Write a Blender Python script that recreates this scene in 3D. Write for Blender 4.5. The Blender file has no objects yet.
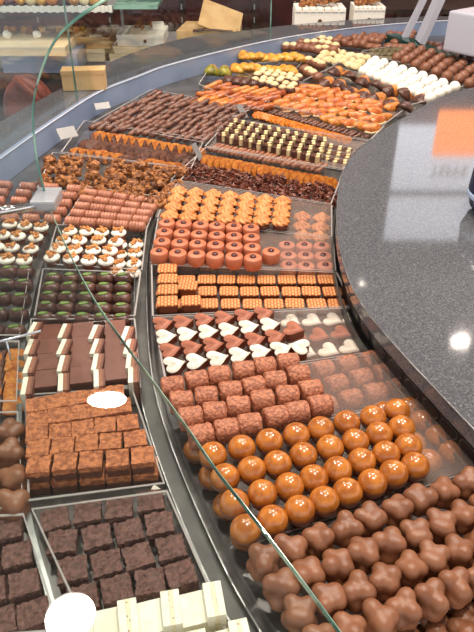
import bpy, bmesh, math, random
from mathutils import Vector, Matrix, noise
random.seed(7)
R = math.radians
scn = bpy.context.scene
COL = scn.collection
# ------------------------------------------------------------------ camera
F = 650.0; PITCH = math.atan(446/650.0); H = 0.55
SP, CP = math.sin(PITCH), math.cos(PITCH)
def at(px, py, z=0.0):
    """point of the horizontal plane at height z which the camera sees at (px,py)"""
    u = (px-237)/F; v = (py-316)/F
    t = (H-z)/(SP+v*CP)
    return Vector((u*t, (CP-v*SP)*t, z))
def atY(px, py, Y):
    u = (px-237)/F; v = (py-316)/F
    t = Y/(CP-v*SP)
    return Vector((u*t, Y, H-(SP+v*CP)*t))
cam_d = bpy.data.cameras.new('camera'); cam = bpy.data.objects.new('camera', cam_d); COL.objects.link(cam)
cam.location = (0, 0, H); cam.rotation_euler = (math.pi/2-PITCH, 0, 0)
cam_d.sensor_fit = 'VERTICAL'; cam_d.sensor_height = 24; cam_d.lens = 24*F/632; cam_d.clip_start = .01
scn.camera = cam
scn.view_settings.view_transform = 'Standard'; scn.view_settings.look = 'None'
scn.view_settings.gamma = 1; scn.view_settings.exposure = 0.55
try: scn.view_settings.use_curve_mapping = False
except Exception: pass
scn.cycles.transparent_max_bounces = 40
scn.cycles.max_bounces = 10

# ------------------------------------------------------------------ materials
def lin(c):
    return tuple(((x/255)/12.92 if x/255 <= .04045 else ((x/255+.055)/1.055)**2.4) for x in c)+(1,)
def mat(name, col, rough=.45, col2=None, scale=60, bump=0.0, bscale=120, spec=.5, metal=0, lo=.4, hi=.6, coat=0, detail=3):
    m = bpy.data.materials.new(name); m.use_nodes = True; nt = m.node_tree; b = nt.nodes['Principled BSDF']
    b.inputs['Base Color'].default_value = lin(col); b.inputs['Roughness'].default_value = rough
    b.inputs['Specular IOR Level'].default_value = spec; b.inputs['Metallic'].default_value = metal
    b.inputs['Coat Weight'].default_value = coat; b.inputs['Coat Roughness'].default_value = .12
    tc = nt.nodes.new('ShaderNodeTexCoord'); oi = nt.nodes.new('ShaderNodeObjectInfo')
    ad = nt.nodes.new('ShaderNodeVectorMath'); ad.operation = 'ADD'
    nt.links.new(tc.outputs['Object'], ad.inputs[0]); nt.links.new(oi.outputs['Random'], ad.inputs[1])
    if col2:
        n = nt.nodes.new('ShaderNodeTexNoise'); n.inputs['Scale'].default_value = scale; n.inputs['Detail'].default_value = detail
        nt.links.new(ad.outputs[0], n.inputs['Vector'])
        mr = nt.nodes.new('ShaderNodeMapRange'); mr.inputs[1].default_value = lo; mr.inputs[2].default_value = hi
        nt.links.new(n.outputs['Fac'], mr.inputs[0])
        mx = nt.nodes.new('ShaderNodeMix'); mx.data_type = 'RGBA'
        mx.inputs[6].default_value = lin(col); mx.inputs[7].default_value = lin(col2)
        nt.links.new(mr.outputs[0], mx.inputs[0]); nt.links.new(mx.outputs[2], b.inputs['Base Color'])
    if bump:
        n2 = nt.nodes.new('ShaderNodeTexNoise'); n2.inputs['Scale'].default_value = bscale; n2.inputs['Detail'].default_value = 3
        nt.links.new(ad.outputs[0], n2.inputs['Vector'])
        bp = nt.nodes.new('ShaderNodeBump'); bp.inputs['Strength'].default_value = bump; bp.inputs['Distance'].default_value = .004
        nt.links.new(n2.outputs['Fac'], bp.inputs['Height']); nt.links.new(bp.outputs[0], b.inputs['Normal'])
    return m
def glassy(name, tint=(1,1,1), ior=1.45, rough=.02, body=0.0, bodycol=(200,205,205)):
    m = bpy.data.materials.new(name); m.use_nodes = True; nt = m.node_tree; nt.nodes.clear()
    o = nt.nodes.new('ShaderNodeOutputMaterial'); t = nt.nodes.new('ShaderNodeBsdfTransparent'); g = nt.nodes.new('ShaderNodeBsdfGlossy')
    t.inputs[0].default_value = (*tint, 1); g.inputs['Roughness'].default_value = rough
    fr = nt.nodes.new('ShaderNodeFresnel')
    ge = nt.nodes.new('ShaderNodeNewGeometry'); ma = nt.nodes.new('ShaderNodeMapRange')   # same reflectance on both faces of the sheet
    ma.inputs[3].default_value = ior; ma.inputs[4].default_value = 1/ior
    nt.links.new(ge.outputs['Backfacing'], ma.inputs[0]); nt.links.new(ma.outputs[0], fr.inputs[0])
    mx = nt.nodes.new('ShaderNodeMixShader')
    nt.links.new(fr.outputs[0], mx.inputs[0]); nt.links.new(t.outputs[0], mx.inputs[1]); nt.links.new(g.outputs[0], mx.inputs[2])
    last = mx
    if body:
        d = nt.nodes.new('ShaderNodeBsdfDiffuse'); d.inputs[0].default_value = lin(bodycol)
        m2 = nt.nodes.new('ShaderNodeMixShader'); m2.inputs[0].default_value = body
        nt.links.new(mx.outputs[0], m2.inputs[1]); nt.links.new(d.outputs[0], m2.inputs[2]); last = m2
    nt.links.new(last.outputs[0], o.inputs[0])
    return m
def emit(name, col, s):
    m = bpy.data.materials.new(name); m.use_nodes = True; nt = m.node_tree; nt.nodes.clear()
    o = nt.nodes.new('ShaderNodeOutputMaterial'); e = nt.nodes.new('ShaderNodeEmission')
    e.inputs[0].default_value = lin(col); e.inputs[1].default_value = s; nt.links.new(e.outputs[0], o.inputs[0]); return m

M = {}
M['ball'] = mat('caramel_gloss', (192,118,46), .22, (162,92,34), 90, .08, 150, coat=.5)
M['ballbase'] = mat('caramel_shell', (132,76,44), .3, coat=.3)
M['milk'] = mat('milk_chocolate', (138,90,62), .42, (122,76,50), 50, .1, 200)
M['milk2'] = mat('milk_chocolate_warm', (170,96,64), .42, (155,84,56), 70, .08, 200)
M['truffle'] = mat('rough_milk_shell', (190,122,90), .5, (142,84,60), 260, .7, 330, lo=.42, hi=.62)
M['white'] = mat('white_chocolate', (250,244,232), .35, (244,236,220), 30, .05, 200)
M['cream'] = mat('cream_filling', (226,204,160), .45, (210,182,130), 90, .3, 300)
M['heartb'] = mat('heart_milk_chocolate', (186,118,94), .45, (176,108,84), 60)
M['heartside'] = mat('heart_side_chocolate', (118,58,36), .4)
M['round'] = mat('rosy_milk_chocolate', (196,116,82), .42, (184,104,72), 60)
M['dark'] = mat('dark_chocolate', (96,60,48), .35, (66,36,28), 60, .15, 200)
M['dot'] = mat('dark_dot', (82,36,36), .3)
M['swirl'] = mat('swirled_praline_cream', (228,154,92), .5, (208,126,66), 80, .2, 300)
M['shard'] = mat('almond_sliver_chocolate', (124,66,44), .35, (88,40,28), 120, .5, 250)
M['rocky'] = mat('cornflake_cluster', (182,118,62), .42, (112,64,32), 110, .9, 220, lo=.38, hi=.6)
M['orange'] = mat('candied_orange', (206,134,58), .3, (180,98,38), 120, .3, 200)
M['orange2'] = mat('bright_candied_orange', (222,136,44), .3, (196,104,28), 120, .3, 200)
M['apricot'] = mat('glazed_apricot', (208,128,62), .28, (172,84,38), 70, .3, 160)
M['peel'] = mat('browned_peel_edge', (112,60,26), .4)
M['darkrim'] = mat('dark_coating_edge', (52,30,24), .4)
M['amber'] = mat('amber_peel', (182,98,44), .28, (138,62,28), 60, .3, 160)
M['pale'] = mat('pale_rind', (240,206,160), .4)
M['yellow'] = mat('candied_yellow_peel', (220,166,72), .28, (190,124,40), 60, .3, 140)
M['green'] = mat('candied_green_fruit', (150,140,50), .28, (98,96,32), 50, .3, 140)
M['leaf'] = mat('pistachio_green', (112,138,62), .5, (84,110,44), 200)
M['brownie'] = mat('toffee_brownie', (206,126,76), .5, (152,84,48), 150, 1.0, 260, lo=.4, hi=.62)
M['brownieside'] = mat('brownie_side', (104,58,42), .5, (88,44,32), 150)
M['crust'] = mat('crusted_dark_square', (116,78,68), .55, (88,56,48), 220, .6, 300)
M['slab'] = mat('smooth_slab_chocolate', (122,70,54), .45, (112,62,46), 60)
M['nougat'] = mat('speckled_nougat', (150,92,66), .5, (200,150,110), 400, lo=.58, hi=.66)
M['ivory'] = mat('ivory_slab', (242,238,220), .45, (234,228,206), 60)
M['ivspeck'] = mat('ivory_slab_speckled', (236,224,190), .5, (150,110,80), 300, lo=.6, hi=.68)
M['nut'] = mat('toasted_nut_crumb', (222,160,92), .5, (180,106,50), 300, .6, 400)
M['log'] = mat('log_milk_chocolate', (186,124,98), .38, (160,100,76), 60, .1, 200)
M['stick'] = mat('stick_milk_chocolate', (122,78,60), .38, (88,54,42), 90, .3, 200)
M['stick2'] = mat('biscuit_stick', (164,104,70), .45, (126,72,46), 120, .4, 300)
M['darkgreen'] = mat('green_dusted_dark', (104,94,56), .5, (70,52,32), 150)
M['purple'] = mat('dark_berry_chocolate', (84,52,62), .4, (110,72,66), 90)
M['bonbon'] = mat('brown_bonbon', (136,86,62), .4, (116,70,48), 90, .15, 250)
# waffle: stripes in object space
def waffle():
    m = mat('ribbed_waffle_top', (222,150,88), .5); nt = m.node_tree; b = nt.nodes['Principled BSDF']
    tc = nt.nodes['Texture Coordinate'] if 'Texture Coordinate' in nt.nodes else nt.nodes.new('ShaderNodeTexCoord')
    br = nt.nodes.new('ShaderNodeTexBrick'); br.inputs['Scale'].default_value = 1
    br.inputs['Brick Width'].default_value = .0085; br.inputs['Row Height'].default_value = .0048; br.inputs['Mortar Size'].default_value = .0011
    br.inputs['Color1'].default_value = lin((232,162,98)); br.inputs['Color2'].default_value = lin((222,148,84)); br.inputs['Mortar'].default_value = lin((168,92,46))
    mp = nt.nodes.new('ShaderNodeMapping'); mp.inputs['Rotation'].default_value = (0,0,R(90))
    nt.links.new(tc.outputs['Object'], mp.inputs[0]); nt.links.new(mp.outputs[0], br.inputs['Vector'])
    nt.links.new(br.outputs['Color'], b.inputs['Base Color'])
    return m
M['waffle'] = waffle()
M['acrylic'] = glassy('clear_acrylic', (.985,.985,.985), 1.42, .03, .015)
M['rimm'] = glassy('acrylic_rim', (.98,.98,.98), 1.5, .1, .35, (220,212,208))
M['sheet'] = glassy('clear_sheet', (.97,.965,.96), 1.4, .06, .10, (215,190,180))
M['glass'] = glassy('display_glass', (.93,.96,.955), 1.5, .0, .0)
M['glassup'] = glassy('bent_glass', (.90,.94,.95), 1.5, .0, .05, (110,130,150))
M['glassedge'] = mat('glass_edge', (64,120,108), .15, (150,190,170), 14, spec=.8)
M['steel'] = mat('brushed_steel', (150,150,148), .3, (110,110,108), 25, metal=.9)
M['railm'] = mat('grey_rail_metal', (84,82,78), .5, (66,64,62), 25, metal=.25)
M['clip'] = mat('satin_steel_clip', (176,178,184), .35, metal=.4)
M['chrome'] = mat('chrome', (215,218,222), .08, metal=1)
M['deck'] = mat('dark_steel_deck', (104,100,98), .35, (80,76,74), 18, metal=.4)
M['blackm'] = mat('black_metal', (26,26,28), .35, metal=.3)
M['blue'] = mat('steel_blue_reflection', (156,170,198), .3, (140,156,186), 6, metal=.25)  # bluish reflection put into the base colour of the rim's steel
M['lip'] = mat('bright_aluminium', (225,232,245), .2, metal=.5)
def granite():
    m = mat('speckled_grey_granite', (96,97,102), .06, (70,71,76), 420, lo=.35, hi=.65, detail=6, spec=.6)
    nt = m.node_tree; b = nt.nodes['Principled BSDF']; tc = [n for n in nt.nodes if n.type == 'TEX_COORD'][0]
    v = nt.nodes.new('ShaderNodeTexVoronoi'); v.inputs['Scale'].default_value = 700; nt.links.new(tc.outputs['Object'], v.inputs['Vector'])
    mx = [n for n in nt.nodes if n.type == 'MIX'][0]
    sp = nt.nodes.new('ShaderNodeSeparateColor'); nt.links.new(v.outputs['Color'], sp.inputs[0])
    mr = nt.nodes.new('ShaderNodeMapRange'); mr.inputs[1].default_value = .78; mr.inputs[2].default_value = .95; nt.links.new(sp.outputs[0], mr.inputs[0])
    m2 = nt.nodes.new('ShaderNodeMix'); m2.data_type = 'RGBA'; m2.inputs[7].default_value = lin((116,116,118))
    nt.links.new(mx.outputs[2], m2.inputs[6]); nt.links.new(mr.outputs[0], m2.inputs[0]); nt.links.new(m2.outputs[2], b.inputs['Base Color'])
    return m
M['granite'] = granite()
M['granedge'] = mat('granite_edge', (58,58,60), .15, (36,36,38), 300, detail=6)
M['card'] = mat('cream_card', (236,216,182), .6, (226,204,168), 12)
M['cardw'] = mat('white_card', (246,240,228), .55)
M['cardt'] = mat('tan_card', (206,168,118), .6, (190,150,100), 12)
M['cardd'] = mat('brown_print', (96,60,44), .5)
M['tag'] = mat('frosted_tag', (128,124,122), .35)
M['maroon'] = mat('maroon_back_panel', (72,26,24), .5, (50,18,18), 6)
M['darkw'] = mat('dark_wood', (60,44,38), .4, (42,30,26), 12)
M['shelfg'] = mat('grey_shelf', (150,148,150), .3)
M['rust'] = mat('rust_red_leather', (140,62,40), .45, (104,42,30), 20)
M['navy'] = mat('navy_plastic', (28,32,66), .25)
M['ltblue'] = mat('pale_blue_label', (176,196,224), .3)
M['offw'] = mat('off_white_plastic', (176,176,188), .4)
M['wall'] = mat('plaster_wall', (120,100,90), .8)
M['floor'] = mat('dark_floor_tiles', (70,62,58), .4, (56,50,46), 5)
M['ceil'] = mat('ceiling_paint', (190,180,170), .8)
M['gold'] = mat('gold_foil', (214,160,60), .3, (160,90,30), 60, metal=.4)
M['panel'] = emit('backlit_panel', (206,206,214), 2.6)
M['osign'] = emit('orange_lit_sign', (255,140,50), 3)
M['lampglow'] = emit('lamp_glow', (255,238,214), 40)

# ------------------------------------------------------------------ object helpers
def tag(o, label=None, cat=None, group=None, kind=None):
    if label: o['label'] = label
    if cat: o['category'] = cat
    if group: o['group'] = group
    if kind: o['kind'] = kind
    return o
def finish(bm, name, m, parent=None, smooth=False, loc=None):
    me = bpy.data.meshes.new(name); bm.normal_update(); bm.to_mesh(me); bm.free()
    for x in (m if isinstance(m, (list, tuple)) else [m]): me.materials.append(x)
    if smooth:
        for p in me.polygons: p.use_smooth = True
    o = bpy.data.objects.new(name, me); COL.objects.link(o)
    if parent: o.parent = parent
    if loc is not None: o.location = loc
    return o
def empty(name, loc=(0,0,0), rz=0):
    o = bpy.data.objects.new(name, None); COL.objects.link(o); o.location = loc; o.rotation_euler = (0,0,rz); o.empty_display_size = .01
    return o
def box(bm, c, s, rot=None, bev=0, mi=0):
    r = bmesh.ops.create_cube(bm, size=1)
    vs = r['verts']; bmesh.ops.scale(bm, vec=s, verts=vs)
    if bev:
        es = list({e for v in vs for e in v.link_edges})
        rb = bmesh.ops.bevel(bm, geom=es, offset=bev, segments=2, affect='EDGES', profile=.6); vs = [v for v in rb['verts'] if v.is_valid]
        vs = list(set(vs) | {v for f in rb['faces'] if f.is_valid for v in f.verts})
    if rot is not None: bmesh.ops.rotate(bm, cent=(0,0,0), matrix=rot, verts=vs)
    bmesh.ops.translate(bm, vec=c, verts=vs)
    for f in {f for v in vs for f in v.link_faces}: f.material_index = mi
    return vs
def lathe(bm, prof, n=20, fn=None):
    rings = []
    for r, z in prof:
        if r < 1e-6: rings.append([bm.verts.new((0,0,z))])
        else:
            ring = []
            for k in range(n):
                a = 2*math.pi*k/n; rr = r*(fn(a, z) if fn else 1)
                ring.append(bm.verts.new((rr*math.cos(a), rr*math.sin(a), z)))
            rings.append(ring)
    for a, b in zip(rings, rings[1:]):
        for k in range(n):
            k2 = (k+1) % n
            if len(a) == 1 and len(b) == 1: continue
            if len(a) == 1: bm.faces.new((a[0], b[k2], b[k])) if False else bm.faces.new((a[0], b[k], b[k2]))
            elif len(b) == 1: bm.faces.new((a[k], b[0], a[k2])) if False else bm.faces.new((a[k2], a[k], b[0]))
            else: bm.faces.new((a[k], a[k2], b[k2], b[k]))
    bmesh.ops.recalc_face_normals(bm, faces=bm.faces)
def prism(bm, pts, z0, z1, bev=0, mi=0):
    lo = [bm.verts.new((x, y, z0)) for x, y in pts]; hi = [bm.verts.new((x, y, z1)) for x, y in pts]
    fs = [bm.faces.new(hi), bm.faces.new(list(reversed(lo)))]
    for k in range(len(pts)):
        fs.append(bm.faces.new((lo[k], lo[(k+1) % len(pts)], hi[(k+1) % len(pts)], hi[k])))
    for f in fs: f.material_index = mi
    bmesh.ops.recalc_face_normals(bm, faces=fs)
    if bev:
        es = [e for e in fs[0].edges]
        bmesh.ops.bevel(bm, geom=es, offset=bev, segments=2, affect='EDGES')
def blob(bm, lobes, sub=3, nz=0, ns=60, seed=0, zmin=None):
    r = bmesh.ops.create_icosphere(bm, subdivisions=sub, radius=1)
    for v in r['verts']:
        n = v.co.normalized(); acc = 0
        for c, rad in lobes:
            c = Vector(c); b = n.dot(c); d = b*b-(c.length_squared-rad*rad)
            if d > 0:
                t = b+math.sqrt(d)
                if t > 0: acc += t**10
        t = acc**.1
        p = n*t
        if nz: p += n*nz*noise.noise(p*ns+Vector((seed*7.3, seed*3.1, 0)))
        if zmin is not None and p.z < zmin: p.z = zmin
        v.co = p
def tube(bm, pts, r, n=8, cap=True, mi=0):
    rings = []
    for i, p in enumerate(pts):
        p = Vector(p); d = (Vector(pts[min(i+1, len(pts)-1)])-Vector(pts[max(i-1, 0)])).normalized()
        up = Vector((0,0,1)) if abs(d.z) < .9 else Vector((1,0,0))
        s = d.cross(up).normalized(); w = s.cross(d); rr = r[i] if isinstance(r, (list, tuple)) else r
        rings.append([bm.verts.new(p+(s*math.cos(2*math.pi*k/n)+w*math.sin(2*math.pi*k/n))*rr) for k in range(n)])
    fs = []
    for a, b in zip(rings, rings[1:]):
        for k in range(n): fs.append(bm.faces.new((a[k], a[(k+1) % n], b[(k+1) % n], b[k])))
    if cap: fs += [bm.faces.new(rings[0]), bm.faces.new(rings[-1])]
    for f in fs: f.material_index = mi
    bmesh.ops.recalc_face_normals(bm, faces=fs)
def smoothline(P, n=8):
    P = [Vector(p) for p in P]; out = []
    for i in range(len(P)-1):
        p0 = P[max(i-1, 0)]; p1 = P[i]; p2 = P[i+1]; p3 = P[min(i+2, len(P)-1)]
        for k in range(n):
            t = k/n
            out.append(.5*((2*p1)+(p2-p0)*t+(2*p0-5*p1+4*p2-p3)*t*t+(3*p1-p0-3*p2+p3)*t**3))
    out.append(P[-1]); return out
def ribbon(bm, A, B, mi=0):
    """faces between two equally long polylines"""
    a = [bm.verts.new(p) for p in A]; b = [bm.verts.new(p) for p in B]; fs = []
    for k in range(len(a)-1): fs.append(bm.faces.new((a[k], a[k+1], b[k+1], b[k])))
    for f in fs: f.material_index = mi
    return fs
def slabstrip(bm, A, B, z0, z1, mi=0):
    """solid strip with plan between polylines A and B, from z0 to z1"""
    def Z(P, z): return [Vector((p.x, p.y, z)) for p in P]
    rows = [[bm.verts.new(p) for p in Z(P, z)] for P, z in ((A, z1), (B, z1), (B, z0), (A, z0))]
    fs = []
    for r in range(4):
        a, b = rows[r], rows[(r+1) % 4]
        for k in range(len(a)-1): fs.append(bm.faces.new((a[k], a[k+1], b[k+1], b[k])))
    for k in (0, -1): fs.append(bm.faces.new([rows[r][k] for r in range(4)]))
    for f in fs: f.material_index = mi
    bmesh.ops.recalc_face_normals(bm, faces=fs); return fs
def offset(P, d):
    out = []
    for i, p in enumerate(P):
        t = (P[min(i+1, len(P)-1)]-P[max(i-1, 0)]); n = Vector((-t.y, t.x, 0)).normalized(); out.append(p+n*d)
    return out
def clone(o, parent=None):
    c = o.copy(); COL.objects.link(c)
    if parent: c.parent = parent
    for ch in list(o.children): clone(ch, c)
    return c
PROTOS = []
def kill(o):
    for ch in list(o.children): kill(ch)
    bpy.data.objects.remove(o)

ORD = ['first','second','third','fourth','fifth','sixth','seventh','eighth','ninth','tenth','eleventh','twelfth','thirteenth','fourteenth','fifteenth','sixteenth','seventeenth','eighteenth','nineteenth','twentieth']
def rowname(i, n):
    if n == 1: return ''
    if i == 0: return 'back row'
    if i == n-1: return 'front row'
    if i == n-2 and n > 4: return 'row before the front one'
    return ORD[i]+' row from back'
def colname(j, n):
    if n == 1: return ''
    if j == 0: return 'leftmost'
    if j == n-1: return 'rightmost'
    return ORD[j]+' from left'
def grid(protos, A, B, C, D, z, nr, nc, label, cat, group, rot=0, jit=.0012, rotj=.12, tilt=None, tj=0, skip=None, pick=None, share=False, zb=0, zj=0, scale=1, sj=0):
    """A back-left, B back-right, C front-right, D front-left: image points of piece centres at height z"""
    a, b, c, d = (at(*p, z) for p in (A, B, C, D))
    for i in range(nr):
        s = i/(nr-1) if nr > 1 else 0
        for j in range(nc):
            if skip and skip(i, j): continue
            t = j/(nc-1) if nc > 1 else 0
            L = a.lerp(d, s); Rr = b.lerp(c, s); p = L.lerp(Rr, t); dr = (Rr-L) if nc > 1 else (b-a if (b-a).length > .001 else Vector((1,0,0)))
            pr = protos[(pick(i, j) if pick else random.randrange(len(protos)))]
            o = clone(pr)
            base = zb + random.uniform(0, zj)
            o.location = (p.x+random.uniform(-jit, jit), p.y+random.uniform(-jit, jit), base)
            rz = math.atan2(dr.y, dr.x)+R(rot)+random.uniform(-rotj, rotj)
            if tilt is not None:
                tx, ty = tilt; o.rotation_euler = (Matrix.Rotation(rz, 3, 'Z') @ Matrix.Rotation(R(ty+random.uniform(-tj, tj)), 3, 'Y') @ Matrix.Rotation(R(tx+random.uniform(-tj, tj)), 3, 'X')).to_euler()
            else: o.rotation_euler = (0, 0, rz)
            k = scale*(1+random.uniform(-sj, sj)); o.scale = (k, k, k)
            lb = label
            if callable(label): lb = label(i, j)
            if not share:
                ex = [x for x in (colname(j, nc), rowname(i, nr)) if x]
                if ex: lb = lb+', '+' in '.join(ex)
            tag(o, lb, cat, group)

# ------------------------------------------------------------------ chocolates (one of each kind, copied later)
def P(o): PROTOS.append(o); return o
def p_ball(r=.0148):
    bm = bmesh.new()
    pr = [(0, 0)]+[(r*.55, 0)]+[(r*math.cos(R(a)), r+r*math.sin(R(a))) for a in range(-60, -4, 11)]
    lathe(bm, pr+[(r*1.0, r*.98), (r*.93, r*1.02), (0, r*1.02)], 24)
    o = finish(bm, 'ball_chocolate', M['ballbase'], smooth=True)
    bm = bmesh.new(); lathe(bm, [(r*.96, r*.99)]+[(r*1.02*math.cos(R(a)), r*1.0+r*1.0*math.sin(R(a))) for a in range(3, 88, 10)]+[(0, r*2)], 24)
    finish(bm, 'caramel_dome', M['ball'], o, True); return P(o)
def p_cluster(seed, r=.0155):
    random.seed(seed*13+2); lobes = [((0,0,-r*.1), r*.72), ((0,0,r*.25), r*.62)]
    a0 = random.uniform(0, 6); n = 3+(seed+1) % 2
    for k in range(n):
        a = a0+k*2*math.pi/n+random.uniform(-.3,.3); q = random.uniform(.45,.56); lobes.append(((math.cos(a)*r*q, math.sin(a)*r*q, r*random.uniform(.3,.6)), r*random.uniform(.44,.52)))
    for k in range(5):
        a = a0+.5+k*1.26; lobes.append(((math.cos(a)*r*.5, math.sin(a)*r*.5, -r*random.uniform(.1,.45)), r*random.uniform(.42,.52)))
    bm = bmesh.new(); blob(bm, lobes, 4, zmin=-r*.85)
    bmesh.ops.smooth_vert(bm, verts=bm.verts, factor=.5, use_axis_x=True, use_axis_y=True, use_axis_z=True)
    bmesh.ops.translate(bm, vec=(0,0,r*.85), verts=bm.verts)
    return P(finish(bm, 'nut_cluster_chocolate', M['milk'], smooth=True))
def p_truffle(seed, r=.0132, L=.027):
    bm = bmesh.new(); n = 22; prof = [(0,-L/2),(r*.6,-L/2),(r*.9,-L/2+.001),(r,-L/2+.003)]+[(r,-L/2+.003+(L-.006)*k/6) for k in range(1,6)]+[(r,L/2-.003),(r*.9,L/2-.001),(r*.6,L/2),(0,L/2)]
    lathe(bm, prof, n)
    for v in bm.verts:
        if v.co.xy.length > 1e-5: v.co += v.co.normalized()*.0016*noise.noise(v.co*330+Vector((seed*5,0,0)))
    bmesh.ops.rotate(bm, cent=(0,0,0), matrix=Matrix.Rotation(R(90),3,'Y'), verts=bm.verts)
    bmesh.ops.translate(bm, vec=(0,0,r), verts=bm.verts)
    return P(finish(bm, 'rough_truffle_log', M['truffle'], smooth=True))
def heart_pts(w, n=28):
    out = []
    for k in range(n):
        t = 2*math.pi*k/n; x = 16*math.sin(t)**3; y = 13*math.cos(t)-5*math.cos(2*t)-2*math.cos(3*t)-math.cos(4*t)
        out.append((-y*w/34, x*w/32))   # tip towards +x
    return out[::-1]
def p_heart(m, w=.0325, h=.013):
    bm = bmesh.new(); prism(bm, heart_pts(w), 0, h*.8); o = finish(bm, 'heart_chocolate', M['heartside'])
    bm = bmesh.new(); prism(bm, heart_pts(w*1.02), h*.8, h, .0012); finish(bm, 'icing', m, o, True); return P(o)
def rsq(w, d, r, n=4):
    out = []
    for cx, cy, a0 in ((w/2-r, d/2-r, 0), (-w/2+r, d/2-r, 90), (-w/2+r, -d/2+r, 180), (w/2-r, -d/2+r, 270)):
        for k in range(n+1): a = R(a0+90*k/n); out.append((cx+r*math.cos(a), cy+r*math.sin(a)))
    return out
def p_waffle(w=.0292, d=.0262, h=.0125):
    bm = bmesh.new(); prism(bm, rsq(w*.96, d*.96, .005), 0, h*.85); o = finish(bm, 'waffle_chocolate', M['heartside'])
    bm = bmesh.new(); prism(bm, rsq(w, d, .005), h*.85, h, .0008); finish(bm, 'ribbed_top', M['waffle'], o); return P(o)
def p_round(r=.0150, h=.019):
    bm = bmesh.new(); lathe(bm, [(0,0),(r*.96,0),(r*1.0,.001),(r*.98,h*.5),(r*.97,h-.002),(r*.9,h-.0006),(r*.8,h),(0,h)], 22); o = finish(bm, 'round_praline', M['round'], smooth=True)
    bm = bmesh.new(); lathe(bm, [(r*.36,h-.001),(r*.36,h+.001),(r*.25,h+.0028),(0,h+.0034)], 14); finish(bm, 'dark_dot', M['dot'], o, True); return P(o)
def p_swirl(r=.0152):
    bm = bmesh.new(); lathe(bm, [(0,0),(r*.82,0),(r*.92,.004),(r*.95,.009),(0,.0095)], 18); o = finish(bm, 'swirl_praline', M['heartside'], smooth=True)
    bm = bmesh.new(); prof = [(r*.9,.009),(r*1.04,.0105),(r*1.06,.0125),(r*.95,.0145),(r*.75,.016),(r*.62,.0175),(r*.5,.0195),(r*.3,.0215),(r*.1,.0235),(0,.0245)]
    lathe(bm, prof, 64, lambda a, z: 1+.15*math.cos(8*(a+z*110))); finish(bm, 'cream_swirl', M['swirl'], o, True); return P(o)
def p_shards(name, m, seed, r=.013, n=26, sl=.014):
    random.seed(seed); bm = bmesh.new(); blob(bm, [((0,0,0), r*.7), ((r*.3,0,.002), r*.5), ((-r*.3,r*.2,0), r*.5)], 2, .003, 120, seed, zmin=-r*.4)
    for k in range(n):
        th = random.uniform(0, 2*math.pi); ph = random.uniform(-.1, 1.4); d = Vector((math.cos(th)*math.cos(ph), math.sin(th)*math.cos(ph), math.sin(ph)))
        rot = Matrix.Rotation(random.uniform(0,6),3,'Z') @ Matrix.Rotation(random.uniform(-.7,.7),3,'Y') @ Matrix.Rotation(random.uniform(0,6),3,'X')
        box(bm, d*r*.75, (sl*random.uniform(.6,1.1), .0045*random.uniform(.7,1.3), .0018), rot)
    bmesh.ops.translate(bm, vec=(0,0,r*.45), verts=bm.verts)
    return P(finish(bm, name, m))
def p_flakes(seed, r=.016):
    random.seed(seed); bm = bmesh.new(); blob(bm, [((0,0,0), r*.8), ((r*.3,r*.2,.003), r*.6), ((-r*.3,-r*.1,0), r*.6)], 3, .006, 110, seed, zmin=-r*.4)
    for k in range(16):
        th = random.uniform(0, 2*math.pi); ph = random.uniform(0, 1.4); d = Vector((math.cos(th)*math.cos(ph), math.sin(th)*math.cos(ph), math.sin(ph)))
        rot = Matrix.Rotation(random.uniform(0,6),3,'Z') @ Matrix.Rotation(random.uniform(-.9,.9),3,'Y') @ Matrix.Rotation(random.uniform(0,6),3,'X')
        r0 = bmesh.ops.create_uvsphere(bm, u_segments=7, v_segments=5, radius=1)
        s = r*random.uniform(.28,.45); bmesh.ops.scale(bm, vec=(s, s*.75, s*.3), verts=r0['verts']); bmesh.ops.rotate(bm, cent=(0,0,0), matrix=rot, verts=r0['verts']); bmesh.ops.translate(bm, vec=d*r*.8, verts=r0['verts'])
    bmesh.ops.translate(bm, vec=(0,0,r*.45), verts=bm.verts)
    return P(finish(bm, 'cornflake_cluster', M['rocky']))
def p_slice(name, m, mdip, L=.04, W=.018, T=.006, dip=.5, wav=0, rind=None):
    """flat oval slice standing on its long edge, part of it dipped in chocolate"""
    def oval(k, x0, x1, T2):
        bm = bmesh.new(); n = 28; pts = []
        for i in range(n):
            a = 2*math.pi*i/n; pts.append((max(x0, min(x1, L/2*k*math.cos(a))), W/2*k*math.sin(a)*(1+wav*math.cos(9*a))))
        prism(bm, pts, -T2/2, T2/2, T2*.25)
        bmesh.ops.remove_doubles(bm, verts=bm.verts, dist=1e-6)
        bm.normal_update()
        for f in bm.faces: f.material_index = 0 if abs(f.normal.z) > .95 else 1
        bmesh.ops.translate(bm, vec=(0,0,W*.25+T*.5), verts=bm.verts)
        return bm
    o = finish(oval(1, -1, 1, T), name, [m, M['peel']])
    if mdip: finish(oval(1.05, -1, L*(dip-.5), T*1.25), 'chocolate_coating', [mdip, M['darkrim']], o)
    if rind: finish(oval(.62, -1, 1, T*1.5), 'pale_rind', rind, o)
    return P(o)
def p_stick(seed, name, m, L=.044, r=.0045, bend=.003):
    random.seed(seed); bm = bmesh.new(); pts = []; rr = []
    for k in range(8):
        t = k/7; pts.append((L*(t-.5), bend*math.sin(3*t+seed), r+bend*.3*math.sin(5*t+seed))); rr.append(r*(.62 if k in (0,7) else random.uniform(.88,1.12)))
    tube(bm, pts, rr, 8); return P(finish(bm, name, m, smooth=True))
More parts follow.
